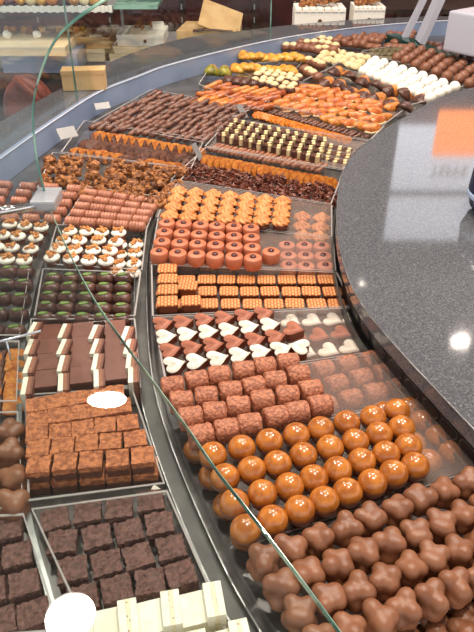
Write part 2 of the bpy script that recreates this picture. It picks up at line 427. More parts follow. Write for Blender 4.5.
def p_log(L=.030, r=.0095):
    bm = bmesh.new(); prof = [(0,-L/2),(r*.6,-L/2),(r*.95,-L/2+.002)]
    for k in range(17): prof.append((r*(1+.07*math.cos(k*math.pi/2)), -L/2+.003+(L-.006)*k/16))
    prof += [(r*.95,L/2-.002),(r*.6,L/2),(0,L/2)]
    lathe(bm, prof, 16); bmesh.ops.rotate(bm, cent=(0,0,0), matrix=Matrix.Rotation(R(90),3,'Y'), verts=bm.verts); bmesh.ops.translate(bm, vec=(0,0,r), verts=bm.verts)
    return P(finish(bm, 'ribbed_log_chocolate', M['log'], smooth=True))
def p_leaf(w=.0285, d=.022, h=.016):
    bm = bmesh.new(); r0 = bmesh.ops.create_uvsphere(bm, u_segments=20, v_segments=12, radius=1)
    for v in bm.verts:
        c = v.co; sx = math.copysign(abs(c.x)**.6, c.x); sy = math.copysign(abs(c.y)**.75, c.y); v.co = Vector((sx*w/2, sy*d/2, max(c.z,-.4)*h*.7+h*.3))
    o = finish(bm, 'leaf_bonbon', M['dark'], smooth=True)
    bm = bmesh.new(); pts = [(.0075*math.cos(2*math.pi*k/12), .0032*math.sin(2*math.pi*k/12)*(1.2-.4*math.cos(2*math.pi*k/12))) for k in range(12)]
    prism(bm, pts, h*.985, h*1.06, .0004); bmesh.ops.rotate(bm, cent=(0,0,0), matrix=Matrix.Rotation(R(12),3,'Z'), verts=bm.verts)
    finish(bm, 'green_leaf', M['leaf'], o); return P(o)
def p_nutcup(seed, r=.013, h=.016):
    random.seed(seed)
    bm = bmesh.new(); lathe(bm, [(0,0),(r*.75,0),(r*.82,.002),(r*.9,h*.7),(0,h*.7)], 20); o = finish(bm, 'nut_topped_cup', M['heartside'], smooth=True)
    bm = bmesh.new(); lathe(bm, [(r*.9,h*.62),(r*1.0,h*.72),(r*1.02,h*.85),(r*.85,h),(r*.4,h*1.08),(0,h*1.1)], 20); finish(bm, 'white_cream', M['white'], o, True)
    bm = bmesh.new()
    for k in range(12):
        a = random.uniform(0,6.28); q = r*.62*math.sqrt(random.random()); rot = Matrix.Rotation(random.uniform(0,6),3,'Z') @ Matrix.Rotation(random.uniform(-.6,.6),3,'Y')
        box(bm, (q*math.cos(a), q*math.sin(a), h*1.12+random.uniform(0,.0022)), (.0075*random.uniform(.6,1.1), .004, .0026), rot, .0006)
    finish(bm, 'chopped_nuts', M['nut'], o); return P(o)
def p_cubecream(seed, s=.0195):
    random.seed(seed); bm = bmesh.new(); box(bm, (0,0,s*.45), (s, s, s*.9), None, .001); o = finish(bm, 'cream_topped_cube', M['dark'])
    bm = bmesh.new(); box(bm, (s*.25, s*.15, s*.95), (s*.42, s*.5, s*.2), Matrix.Rotation(random.uniform(-.3,.3),3,'Z'), .0012)
    box(bm, (s*.38, -s*.28, s*.5), (s*.42, s*.5, s*.86), None, .0015)
    finish(bm, 'cream_corner', M['cream'], o); return P(o)
def p_square(name, seed, w, d, h, mtop, mside, rough=.0014, split=.6):
    bm = bmesh.new(); box(bm, (0,0,h*split/2), (w*.97, d*.97, h*split)); o = finish(bm, name, mside)
    bm = bmesh.new(); box(bm, (0,0,h*(1+split)/2), (w, d, h*(1-split)))
    bmesh.ops.subdivide_edges(bm, edges=bm.edges, cuts=9, use_grid_fill=True)
    for v in bm.verts:
        q = v.co*260+Vector((seed*9,seed*3,0)); v.co += Vector((noise.noise(q), noise.noise(q+Vector((5,0,0))), noise.noise(q+Vector((0,9,0)))))*rough
    finish(bm, 'rough_topping' if rough > .0005 else 'top_layer', mtop, o); return P(o)
def p_layer(name, cols, w, d, h):
    """upright slab of side-by-side layers; first layer is the root mesh"""
    n = len(cols); o = None; x = -w/2
    for k, (m, f, nm) in enumerate(cols):
        ww = w*f; bm = bmesh.new(); box(bm, (x+ww/2, 0, h/2), (ww, d, h), None, .0004); x += ww
        q = finish(bm, name if o is None else nm, m, o)
        if o is None: o = q
    return P(o)
def p_sphere(name, m, r, sq=1, m2=None, seed=0):
    bm = bmesh.new(); bmesh.ops.create_icosphere(bm, subdivisions=3, radius=r); 
    for v in bm.verts: v.co.z = max(v.co.z*sq, -r*.8*sq)+r*.8*sq; v.co += v.co.normalized()*r*.08*noise.noise(v.co*90+Vector((seed*4,0,0)))
    o = finish(bm, name, m, smooth=True)
    if m2:
        bm = bmesh.new(); lathe(bm, [(r*.8, r*1.25*sq),(r*.84,r*1.42*sq),(r*.55,r*1.74*sq),(r*.25,r*1.9*sq),(0,r*1.93*sq)], 14); finish(bm, 'pale_cap', m2, o, True)
    return P(o)
def p_peel(name, m, mdip, seed, L=.04, W=.022, H2=.012):
    """curved candied fruit piece, one end dipped"""
    def part(k, x0):
        bm = bmesh.new(); r0 = bmesh.ops.create_uvsphere(bm, u_segments=16, v_segments=10, radius=1)
        for v in bm.verts:
            c = v.co.copy(); p = Vector((c.x*L/2*k, c.y*W/2*k, (c.z*H2/2)*k+H2*.5)); p.z += .25*W*(c.y*c.y)*-1+.1*W; p += c*.0018*noise.noise(p*150+Vector((seed,0,0)))
            if x0 is not None: p.x = min(p.x, x0)
            v.co = p
        return bm
    o = finish(part(1, None), name, m, smooth=True)
    if mdip: finish(part(1.06, -L*.02), 'chocolate_coating', mdip, o, True)
    return P(o)

ball = p_ball()
clusters = [p_cluster(s) for s in range(5)]
truffles = [p_truffle(s) for s in range(4)]
hb = p_heart(M['heartb']); hw = p_heart(M['white'])
waf = p_waffle(); rnd = p_round(); swl = p_swirl()
shards = [p_shards('almond_sliver_cluster', M['shard'], s) for s in range(4)]
flakes = [p_flakes(s) for s in range(5)]
odisc = p_slice('orange_slice', M['orange'], None, .036, .031, .004)
wavy = p_slice('wavy_orange_slice', M['orange2'], None, .03, .020, .0035, wav=.12)
hslice = p_slice('dipped_orange_slice', M['orange'], M['stick'], .044, .026, .0035, .22)
hslice2 = p_slice('dipped_orange_slice', M['orange'], M['stick'], .044, .026, .0035, .93)
sticks = [p_stick(s, 'chocolate_stick', M['stick'], .042, .0075, .0015) for s in range(4)]
bsticks = [p_stick(s, 'biscuit_stick', M['stick2'], .034, .0056, .001) for s in range(3)]
dsticks = [p_stick(s, 'small_dark_stick', M['stick'], .024, .0048, .001) for s in range(3)]
osticks = [p_stick(s+3, 'orange_peel_stick', mt, .06, .010, .004) for s, mt in enumerate((M['amber'], M['orange'], M['amber']))]
logc = p_log(); leafb = p_leaf()
cups = [p_nutcup(s) for s in range(4)]
cubes = [p_cubecream(s) for s in range(3)]
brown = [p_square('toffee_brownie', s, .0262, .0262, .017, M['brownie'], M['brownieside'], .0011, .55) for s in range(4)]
crust = [p_square('crusted_dark_square', s, .0262, .0252, .017, M['crust'], M['crust'], .0018, .3) for s in range(4)]
slab = p_square('plain_chocolate_slab', 0, .0275, .0328, .03, M['slab'], M['brownieside'], .0002, .86)
strip = p_layer('layered_nougat_slab', [(M['ivory'],.45,''),(M['nougat'],.35,'nougat_layer'),(M['slab'],.2,'dark_layer')], .0135, .0325, .036)
wslab = p_square('plain_ivory_slab', 0, .024, .030, .03, M['ivory'], M['ivory'], .0002, .86)
wstrip = p_layer('layered_ivory_slab', [(M['ivory'],.42,''),(M['ivspeck'],.2,'speckled_layer'),(M['ivory'],.38,'ivory_layer')], .016, .032, .038)
apric = [p_peel('glazed_fruit_slice', M['apricot'], None, s, .05, .034, .014) for s in range(2)]+[p_peel('glazed_fruit_slice', M['orange'], None, 5, .05, .032, .014)]
for a in apric[:2]:
    bm = bmesh.new(); tube(bm, [(-.018,-.0135,.006),(0,-.0165,.004),(.018,-.0135,.006)], .0024, 6); finish(bm, 'pale_rind', M['pale'], a, True)
dippedfruit = [p_peel('dipped_fruit_slice', M['orange'], M['dark'], s, .062, .046, .02) for s in range(2)]
yel = [p_peel('yellow_candied_peel', M['yellow'], None, s, .066, .042, .026) for s in range(3)]
grn = p_peel('green_candied_fruit', M['yellow'], M['green'], 3, .062, .048, .03)
dgrn = p_peel('dark_green_fruit', M['green'], M['dark'], 4, .06, .042, .026)
wball = p_sphere('white_ball', M['white'], .0165); bball = [p_sphere('brown_ball', M['bonbon'], .0175, 1, None, s) for s in range(2)]
pball = p_sphere('dark_berry_ball', M['purple'], .017); bw = p_sphere('capped_dark_truffle', M['dark'], .0155, .95, M['cream'])
rock = [p_sphere('knobbly_brown_praline', M['bonbon'], .019, .85, M['cream'] if s else None, s+5) for s in range(2)]
flat = p_sphere('flat_brown_praline', M['bonbon'], .02, .6); gflat = p_sphere('green_dusted_praline', M['darkgreen'], .02, .5)
chunk = [p_peel('white_chocolate_chunk', M['cream'], None, s+9, .042, .032, .018) for s in range(2)]
random.seed(11)

# ------------------------------------------------------------------ trays
def tray(pts, label, z=.026, h=None, group='clear acrylic trays of chocolates'):
    """pts: rim corners (image) back-left, back-right, front-right, front-left"""
    q = [at(*p, z) for p in pts]; bm = bmesh.new(); t = .0014
    c = sum(q, Vector())/4
    def ring(k): return [p+(c-p).normalized()*k for p in q]
    o_, i_ = ring(.002), ring(.002+t*1.4)
    def lv(r, zz): return [bm.verts.new((p.x, p.y, zz)) for p in r]
    ob, ot, it, ib = lv(o_, 0.0005), lv(o_, z), lv(i_, z), lv(i_, .0018)
    for a, b in ((ob, ot), (ot, it), (it, ib)):
        for k in range(4): bm.faces.new((a[k], a[(k+1)%4], b[(k+1)%4], b[k]))
    bm.faces.new(ib); bm.faces.new(list(reversed(ob)))
    bmesh.ops.recalc_face_normals(bm, faces=bm.faces)
    o = finish(bm, 'acrylic_tray', M['acrylic']); tag(o, label, 'tray', group)
    bm = bmesh.new(); a, b = ring(.0012), ring(.0042)
    vs = [[bm.verts.new((p.x, p.y, zz)) for p in r] for r, zz in ((a, z+.0002), (b, z+.0002), (b, z-.0008), (a, z-.0008))]
    for u, v in zip(vs, vs[1:]+vs[:1]):
        for k in range(4): bm.faces.new((u[k], u[(k+1)%4], v[(k+1)%4], v[k]))
    bmesh.ops.recalc_face_normals(bm, faces=bm.faces)
    finish(bm, 'polished_rim', M['rimm'], o); return o
def sheet(pts, z, label):
    q = [at(*p, z) for p in pts]; bm = bmesh.new(); prism(bm, [(p.x, p.y) for p in q], z-.0012, z)
    o = finish(bm, 'clear_sheet', M['sheet']); tag(o, label, 'plastic sheet', 'clear sheets between chocolate layers'); return o
def top(y): return y
# right hand ring, front to back
RL = [(430,605,478,585),(256,545,492,466),(211,441,424,399),(165,383,381,352),(152,317,356,307),(150,264,338,272),(157,218,334,238),(171,180,333,205),(205,147,345,170),(229,119,372,141),(262,104,385,126),(300,83,408,107),(333,66,440,97),(362,52,474,82),(400,44,500,80)]
names = ['bumpy brown nut chocolates','glossy orange caramel balls','rough truffle logs','brown and white hearts','ribbed waffle squares','round dark-dotted pralines','swirled cream pralines','almond clusters and orange slices','cream-cornered dark cubes','wavy orange slices','glazed fruit slices','half-dipped fruit slices','white balls','brown balls']
tray([(262,545),(492,466),(560,560),(330,665)], 'clear tray of bumpy brown nut chocolates at the front right')
for k in range(1, len(RL)-1):
    f = RL[k]; b = RL[k+1]; 
    tray([(b[0], b[1]), (b[2], b[3]), (f[2]-1, f[3]-1), (f[0]-1, f[1]-1)], 'clear tray holding the '+names[k])
tray([(352,668),(640,555),(700,640),(420,760)], 'clear tray of flat brown pieces in the bottom right corner')

Z2 = .0335
# bumpy nut chocolates
grid(clusters, (262,560), (468,480), (528,556), (322,640), Z2+.02, 4, 9, 'upper bumpy brown nut chocolate', 'chocolate', 'bumpy nut chocolates at the front right', zb=Z2, rotj=1.5, jit=.0015, scale=1.05)
grid(clusters, (395,600), (520,545), (535,572), (405,632), .02, 2, 6, 'lower bumpy nut chocolate under clear sheet', 'chocolate', 'lower layer of bumpy nut chocolates', zb=.002, rotj=1.5)
sheet([(262,545),(488,467),(552,560),(330,655)], .0330, 'clear sheet under the upper bumpy nut chocolates')
grid(clusters[:2], (440,640), (492,612), (500,635), (455,665), .03, 2, 3, 'flat brown chocolate piece in the bottom right corner', 'chocolate', 'brown pieces in the bottom right corner', zb=.006, scale=1.1)
# caramel balls
grid([ball], (214,456), (396,412), (416,467), (247,531), Z2+.0148, 4, 8, 'upper glossy orange caramel ball', 'chocolate', 'upper layer of caramel balls', zb=Z2, jit=.0012)
grid([ball], (196,452), (408,410), (452,454), (246,538), .0148, 4, 9, 'lower orange caramel ball under clear sheet', 'chocolate', 'lower layer of caramel balls', zb=.002, skip=lambda i, j: not (j >= 7 or i == 3 or j == 0))
sheet([(213,439),(420,398),(486,464),(262,540)], .0330, 'clear sheet under the upper caramel balls')
# truffle logs
grid(truffles, (173,387), (287,363), (321,406), (200,437), Z2-.002+.0118, 4, 6, 'upper rough brown truffle log', 'chocolate', 'upper layer of rough truffle logs', zb=.030, jit=.0018, rotj=.15, rot=-8)
grid(truffles, (298,371), (372,355), (400,382), (326,402), .024, 3, 4, 'lower rough truffle log under clear sheet', 'chocolate', 'lower layer of rough truffle logs', zb=.002, jit=.0004, rotj=.05)
sheet([(167,381),(379,352),(420,396),(213,439)], .0295, 'clear sheet over the lower rough truffle logs')
# hearts
zt = .016+.013
def HL(w): return lambda i, j: ('upper white-iced heart chocolate' if w(i) else 'upper milk-brown heart chocolate')
grid([hb, hw], (162,323), (263,313), (281,348), (173,364), zt, 4, 6, HL(lambda i: i % 2), 'chocolate', 'upper layer of heart chocolates', zb=.017, pick=lambda i, j: i % 2, rotj=.12, jit=.0008, rot=0)
grid([hb, hw], (291,321), (352,318), (371,344), (306,352), .014, 3, 4, lambda i, j: 'lower brown heart chocolate under clear sheet' if i == 1 else 'lower white heart chocolate under clear sheet', 'chocolate', 'lower layer of heart chocolates', zb=.002, pick=lambda i, j: 0 if i == 1 else 1, rot=-35, rotj=.12)
o = clone(hw); p = at(300,346,zt); o.location = (p.x, p.y, .017); o.rotation_euler = (0,0,R(165)); tag(o, 'white-iced heart at the right end of the front upper row of hearts', 'chocolate', 'upper layer of heart chocolates')
o = clone(hb); p = at(293,328,zt); o.location = (p.x, p.y, .017); o.rotation_euler = (0,0,R(-20)); tag(o, 'brown heart resting alone on the clear sheet beside the upper hearts', 'chocolate', 'upper layer of heart chocolates')
sheet([(155,316),(354,307),(379,350),(166,380)], .0160, 'clear sheet between the two layers of heart chocolates')
# waffles
grid([waf], (166,279), (327,279), (338,303), (166,303), .0145, 3, 9, 'lower-layer ribbed waffle chocolate', 'chocolate', 'lower layer of ribbed waffle chocolates', zb=.002, rotj=.05, jit=.0008)
grid([waf], (168,268), (168,268), (167,301), (167,301), .029, 4, 1, 'ribbed waffle chocolate stacked at the far left of its tray', 'chocolate', 'stacked ribbed waffle chocolates', zb=.0165, rotj=.08, scale=1.05)
grid([waf], (188,286), (188,286), (191,301), (191,301), .027, 2, 1, 'ribbed waffle chocolate stacked second from the left of its tray', 'chocolate', 'stacked ribbed waffle chocolates', zb=.0165, rotj=.08)
# round pralines
grid([rnd], (167,222), (251,227), (253,257), (159,251), .023+.019, 4, 6, 'upper round milk praline with dark dot', 'chocolate', 'upper layer of dotted round pralines', zb=.0235, rotj=.5, jit=.0005)
grid([rnd], (270,244), (322,245), (325,265), (270,264), .021, 3, 4, 'lower round dotted praline under clear sheet', 'chocolate', 'lower layer of dotted round pralines', zb=.002, rotj=.5, skip=lambda i, j: j == 0)
o = clone(rnd); p = at(271,251,.042); o.location = (p.x,p.y,.0235); tag(o, 'round dotted praline set apart at the right end of the upper front row', 'chocolate', 'upper layer of dotted round pralines')
sheet([(159,218),(332,238),(336,270),(152,263)], .0228, 'clear sheet between the layers of dotted round pralines')
# swirls
grid([swl], (179,187), (283,197), (281,217), (170,211), .0255+.022, 4, 7, 'upper swirled golden cream praline', 'chocolate', 'upper layer of swirled cream pralines', zb=.0265, rotj=1, jit=.0006)
grid([swl], (303,212), (322,213), (321,232), (303,231), .024, 3, 2, 'lower swirled cream praline under clear sheet', 'chocolate', 'lower layer of swirled cream pralines', zb=.002, rotj=1)
sheet([(173,181),(331,206),(332,236),(159,216)], .0258, 'clear sheet between the layers of swirled pralines')
# almond clusters, orange slices, sticks
grid(shards, (192,166), (330,190), (330,203), (184,179), .018, 3, 13, 'dark almond-sliver cluster in the band behind the swirled pralines', 'chocolate', 'almond-sliver clusters behind the swirled pralines', zb=.002, zj=.008, rotj=3, jit=.003, share=True, scale=1.1)
grid([odisc], (206,159), (329,182), (329,182), (206,159), .018, 1, 20, 'thin round orange slice leaning in the row behind the almond clusters', 'candied fruit', 'leaning orange slices behind the almond clusters', zb=.010, rot=58, tilt=(60,0), tj=5, rotj=.1, share=True)
grid(bsticks, (215,148), (322,169), (322,169), (215,148), .012, 1, 24, 'thin brown biscuit stick leaning in the row behind the orange slices', 'biscuit', 'thin biscuit sticks behind the orange slices', zb=.008, rot=62, tilt=(0,-18), tj=6, share=True)
# cubes
grid(cubes, (233,121), (322,140), (316,156), (221,135), .033, 4, 11, 'dark chocolate cube with cream corner', 'chocolate', 'cream-cornered dark cubes', zb=.018, rotj=.2, rot=10)
grid(cubes, (329,146), (347,150), (343,162), (325,158), .018, 3, 3, 'lower dark cream-cornered cube under clear sheet', 'chocolate', 'lower layer of cream-cornered cubes', zb=.002, rotj=.2)
sheet([(229,121),(371,143),(346,169),(207,147)], .0175, 'clear sheet under the cream-cornered dark cubes')
# wavy orange and brown sticks
grid([wavy], (257,113), (345,138), (345,138), (257,113), .015, 1, 22, 'small bright orange wavy slice in the row behind the dark cubes', 'candied fruit', 'wavy orange slices behind the dark cubes', zb=.008, rot=62, tilt=(55,0), tj=6, share=True)
grid(dsticks, (268,109), (358,134), (358,134), (268,109), .015, 1, 24, 'small dark chocolate stick in the thin row behind the wavy orange slices', 'chocolate', 'small dark sticks behind the wavy orange slices', zb=.006, rot=70, tilt=(0,-20), tj=8, share=True)
# glazed fruit
grid(apric, (306,86), (390,108), (370,129), (281,103), .02, 4, 10, 'shiny orange glazed fruit slice overlapping others behind the wavy slices', 'candied fruit', 'overlapping glazed fruit slices', zb=.008, zj=.012, rot=60, rotj=.4, tilt=(22,0), tj=14, share=True, jit=.003)
grid(dippedfruit, (335,73), (420,97), (404,108), (326,82), .025, 2, 7, 'large orange fruit slice half dipped in dark chocolate before the white balls', 'candied fruit', 'half-dipped fruit slices before the white balls', zb=.01, zj=.012, rot=120, rotj=.7, tilt=(25,0), tj=15, share=True, jit=.003)
sheet([(372,100),(410,108),(398,117),(366,108)], .016, 'clear sheet showing right of the half-dipped fruit slices')
grid([wball], (375,61), (454,87), (430,98), (363,71), .03, 4, 9, 'smooth white ball', 'chocolate', 'smooth white balls', zb=.014, zj=.004, jit=.002)
grid(bball, (411,48), (486,72), (470,84), (397,58), .03, 4, 8, 'dull brown ball', 'chocolate', 'brown balls behind the white balls', zb=.014, zj=.004, jit=.002)
grid([pball], (446,45), (484,58), (480,64), (440,50), .03, 2, 5, 'dark berry-coloured ball in the far right corner', 'chocolate', 'dark berry-coloured balls', zb=.016, jit=.002, share=True)
grid([gflat], (374,49), (405,48), (400,57), (366,57), .02, 3, 6, 'flat green-dusted praline left of the brown balls', 'chocolate', 'flat green-dusted pralines', zb=.006, jit=.003, share=True)
grid([flat], (396,42), (436,45), (424,49), (388,46), .02, 2, 7, 'flat brown praline in the thin row left of the dark glass edge', 'chocolate', 'flat brown pralines by the glass edge', zb=.01, jit=.003, share=True)
grid([flat], (376,27), (412,32), (408,39), (369,34), .025, 3, 7, 'flat brown praline in the farthest heap of the display', 'chocolate', 'flat brown pralines of the farthest heap', zb=.012, jit=.003, share=True)
grid([flat]+bball[:1], (345,34), (380,39), (376,47), (338,43), .02, 3, 7, 'brown praline in the far heap beyond the white chunks', 'chocolate', 'brown pralines beyond the white chunks', zb=.01, jit=.003, share=True)
grid(rock, (292,33), (338,37), (333,50), (286,46), .03, 4, 8, 'knobbly brown praline flecked with cream in the far heap', 'chocolate', 'knobbly brown pralines of the far heap', zb=.012, zj=.006, jit=.004, rotj=3, share=True)
grid(chunk, (328,50), (366,58), (356,66), (322,57), .02, 3, 6, 'pale cream-white chocolate chunk left of the white balls', 'chocolate', 'pale chunks left of the white balls', zb=.006, zj=.006, jit=.004, rotj=2, share=True)
grid(rock, (303,60), (322,66), (318,78), (304,70), .02, 2, 4, 'loose brown praline on the clear sheet behind the glazed fruit', 'chocolate', 'loose brown pralines on the clear sheet', zb=.008, jit=.004, rotj=2, share=True)

# ---- left ring
grid(yel, (244,56), (300,58), (290,70), (236,68), .03, 2, 9, 'yellow candied peel piece lying in the far rows by the outer metal rim', 'candied fruit', 'yellow candied peel pieces', zb=.01, zj=.008, rot=115, rotj=.3, tilt=(15,0), tj=10, share=True, jit=.003)
grid([grn], (211,69), (224,70), (224,70), (211,69), .03, 1, 2, 'large green-yellow candied fruit at the end of the yellow peel', 'candied fruit', 'green-yellow candied fruits', zb=.008, rot=100)
grid([dgrn], (229,77), (254,80), (254,80), (229,77), .03, 1, 4, 'dark green dipped fruit in front of the yellow peel', 'candied fruit', 'dark green dipped fruits', zb=.006, rot=110)
grid([bw], (264,71), (298,79), (290,91), (255,80), .03, 4, 6, 'small dark truffle with cream cap beside the yellow peel', 'chocolate', 'cream-capped dark truffles', zb=.012, zj=.008, jit=.003, share=True)
grid(osticks, (213,84), (278,94), (264,106), (200,100), .025, 3, 8, 'glossy orange candied peel stick before the dark green fruit', 'candied fruit', 'orange candied peel sticks', zb=.01, zj=.006, rot=35, rotj=.25, tilt=(0,-8), tj=8, share=True, jit=.003)
grid(sticks, (152,92), (246,108), (208,136), (96,122), .03, 6, 15, 'slim brown chocolate stick in the overlapping rows by the outer metal rim', 'chocolate', 'slim brown chocolate sticks', zb=.012, zj=.006, rot=62, rotj=.22, tilt=(0,-16), tj=8, share=True, jit=.003, sj=.1)
grid([hslice, hslice2], (96,131), (196,147), (183,164), (74,147), .025, 3, 14, lambda i, j: 'dark-dipped orange slice showing its orange end' if i != 1 else 'orange slice almost fully dipped in dark chocolate', 'candied fruit', 'dark-dipped orange slices', zb=.008, zj=.002, rot=60, rotj=.10, tilt=(60,0), tj=5, jit=.002, pick=lambda i, j: 1 if (i == 1 or (i == 2 and 5 < j < 9)) else 0)
grid(flakes, (118,160), (182,172), (162,203), (98,190), .03, 5, 6, 'knobbly golden cornflake cluster in the right-hand heap', 'chocolate', 'cornflake clusters in the right-hand heap', zb=.006, zj=.014, jit=.005, rotj=3, share=True)
grid(flakes, (52,158), (92,163), (84,192), (42,182), .03, 4, 4, 'knobbly golden cornflake cluster in the left-hand heap', 'chocolate', 'cornflake clusters in the left-hand heap', zb=.006, zj=.012, jit=.005, rotj=3, share=True)
grid([logc], (91,190), (152,199), (137,223), (73,218), .035, 5, 5, 'ribbed brown log chocolate', 'chocolate', 'ribbed log chocolates', zb=.018, rotj=.06, jit=.0008)
grid([logc], (4,182), (74,186), (52,216), (-12,214), .035, 5, 4, 'ribbed log chocolate behind the curved glass', 'chocolate', 'ribbed log chocolates behind the curved glass', zb=.018, rotj=.06, jit=.0008)
grid(cups, (68,229), (118,230), (107,258), (52,255), .038, 4, 4, 'upper white cream cup topped with nuts', 'chocolate', 'upper nut-topped cream cups', zb=.02, rotj=3, jit=.0025)
grid(cups, (120,244), (136,243), (132,272), (116,272), .018, 4, 2, 'lower nut-topped cream cup at the tray\'s right end', 'chocolate', 'lower nut-topped cream cups', zb=.002, rotj=3, jit=.0015)
grid(cups, (8,222), (42,225), (22,258), (-12,256), .038, 4, 3, 'nut-topped cream cup of the far left tray', 'chocolate', 'nut-topped cream cups on the far left', zb=.02, rotj=3, jit=.0025)
grid([leafb], (52,274), (122,274), (121,315), (43,313), .03, 5, 5, 'dark bonbon with green leaf mark', 'chocolate', 'dark bonbons with green leaf marks', zb=.014, rotj=.1, jit=.0006)
grid([leafb], (8,267), (25,267), (14,326), (-6,326), .03, 5, 2, 'dark green-marked bonbon of the far left tray', 'chocolate', 'green-marked bonbons on the far left', zb=.014, rotj=.1, jit=.0006)
grid([slab], (50,331), (115,327), (116,371), (46,378), .032, 4, 3, 'plain brown chocolate slab', 'chocolate', 'plain brown chocolate slabs', zb=.002, rotj=.03, jit=.0003)
grid([strip], (34,329), (128,333), (134,374), (27,385), .038, 4, 4, 'upright slab of ivory and nougat layers', 'chocolate', 'upright ivory and nougat slabs', zb=.002, rotj=.05, jit=.0008)
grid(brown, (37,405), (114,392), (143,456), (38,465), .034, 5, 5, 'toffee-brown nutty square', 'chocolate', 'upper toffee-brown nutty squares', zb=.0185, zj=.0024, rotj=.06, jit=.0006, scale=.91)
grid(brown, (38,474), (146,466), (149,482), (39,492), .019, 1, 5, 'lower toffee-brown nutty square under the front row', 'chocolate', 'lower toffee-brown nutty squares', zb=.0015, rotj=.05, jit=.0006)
grid(crust, (54,517), (149,500), (182,572), (82,597), .02, 4, 4, 'dark square with crumbly crusted edges', 'chocolate', 'dark crusted squares', zb=.002, rotj=.12, jit=.0015)
grid(crust, (-22,533), (8,527), (33,612), (-2,622), .02, 4, 2, 'dark crusted square of the far left tray', 'chocolate', 'dark crusted squares on the far left', zb=.002, rotj=.12, jit=.0012)
grid([wstrip, wslab], (84,628), (214,601), (242,640), (110,675), .036, 2, 7, lambda i, j: 'upright layered ivory slab' if j % 2 == 0 else 'plain ivory-white slab', 'chocolate', 'ivory slabs at the bottom edge', zb=.002, rotj=.05, jit=.0005, pick=lambda i, j: j % 2)
grid([hslice], (-16,345), (12,345), (10,392), (-18,392), .03, 5, 2, 'dark-dipped orange piece at the left edge', 'candied fruit', 'dark-dipped orange pieces at the left edge', zb=.004, rotj=.1, tilt=(25,0), rot=0)
grid(clusters, (-18,430), (9,430), (12,500), (-16,502), .028, 4, 2, 'smooth brown nut chocolate at the left frame edge', 'chocolate', 'brown nut chocolates at the left edge', zb=.004, rotj=2, scale=1.15)

LT = [('ribbed brown log chocolates',(86,186),(160,196),(148,228),(62,224)), ('nut-topped cream cups',(56,224),(148,226),(143,270),(44,264)), ('green-marked dark bonbons',(42,268),(142,272),(136,316),(33,316)), ('plain and layered slabs',(30,318),(136,318),(142,388),(22,396)),
      ('toffee-brown nutty squares',(24,398),(132,384),(166,484),(27,502)), ('dark crusted squares',(30,508),(168,489),(216,598),(86,632)), ('ivory-white slabs',(64,632),(208,592),(262,690),(110,700)),
      ('dark-dipped orange slices',(84,120),(204,142),(192,168),(60,152)), ('golden cornflake clusters',(52,152),(192,168),(164,200),(36,188)), ('slim brown chocolate sticks',(151,89),(250,107),(204,139),(92,122)), ('yellow and green candied fruit',(208,69),(306,57),(262,110),(198,84))]
for n, *q in LT: tray(q, 'clear tray holding the '+n)
for n, *q in [('far left nut-topped cups',(-20,216),(50,220),(30,264),(-20,262)), ('far left green-marked bonbons',(-20,264),(30,266),(20,336),(-20,336)), ('dipped orange pieces at the left edge',(-30,340),(20,340),(17,402),(-30,402)), ('brown nut chocolates at the left edge',(-30,412),(18,410),(24,508),(-30,512)), ('far left dark crusted squares',(-40,516),(24,512),(62,632),(-30,640))]:
    tray(q, 'clear tray holding the '+n)

# ------------------------------------------------------------------ display well, rails, counters
def line(pts, z, n=8): return smoothline([at(x, y, z) for x, y in pts], n)
GR = [(560,76),(520,80),(474,88),(440,98),(400,120),(375,137),(355,152),(342,175),(337,205),(338,240),(348,278),(366,311),(398,349),(434,388),(474,430),(520,478),(600,560)]
OUT = [(-160,290),(-80,220),(0,159),(60,117),(100,92),(140,76),(170,65),(230,49.5),(290,37),(351,28.5),(410,23),(500,18)]
g = line(GR, .076); ob = line(OUT, .055)
# deck of the well
bm = bmesh.new(); outl = [(p.x, p.y) for p in ob]; well = outl+[(2.3, outl[-1][1]), (2.3,-.1), (outl[0][0]-.2,-.1), (outl[0][0]-.2, outl[0][1])]; prism(bm, well, -.03, -.0005); 
deck = finish(bm, 'display_deck', M['deck']); tag(deck, 'dark steel deck under all the chocolate trays', 'display deck')
# plinth below the deck
bm = bmesh.new(); prism(bm, well, -.95, -.0305); o = finish(bm, 'counter_cabinet', M['darkw']); tag(o, 'dark base cabinet carrying the chocolate display', 'cabinet')
# round granite counter: slab + vertical skirt with slots
cx = sum((p.x for p in g[8:-8]))/len(g[8:-8])
far = [Vector((2.3, p.y, p.z)) for p in g]
bm = bmesh.new(); slabstrip(bm, g, far, .056, .076, 0)
ct = finish(bm, 'granite_counter', [M['granite']]); tag(ct, 'round polished grey granite counter top curving in from the right', 'counter')
gi = offset(g, .006)
if (gi[40]-Vector((2,1,0))).length > (g[40]-Vector((2,1,0))).length: gi = offset(g, -.006)
gi2 = [p+(q-p)*2.0 for p, q in zip(g, gi)]
bm = bmesh.new(); slabstrip(bm, gi, gi2, 0, .056); sk = finish(bm, 'vented_skirt', M['blackm'], ct)
go = [p+(p-q)*.1 for p, q in zip(g, gi)]
bm = bmesh.new(); tube(bm, [(p.x+ (p.x-q.x)*0.0, p.y+(p.y-q.y)*0.0, .0765) for p, q in zip(g, gi)], .001, 6); finish(bm, 'polished_edge', M['steel'], ct, True)
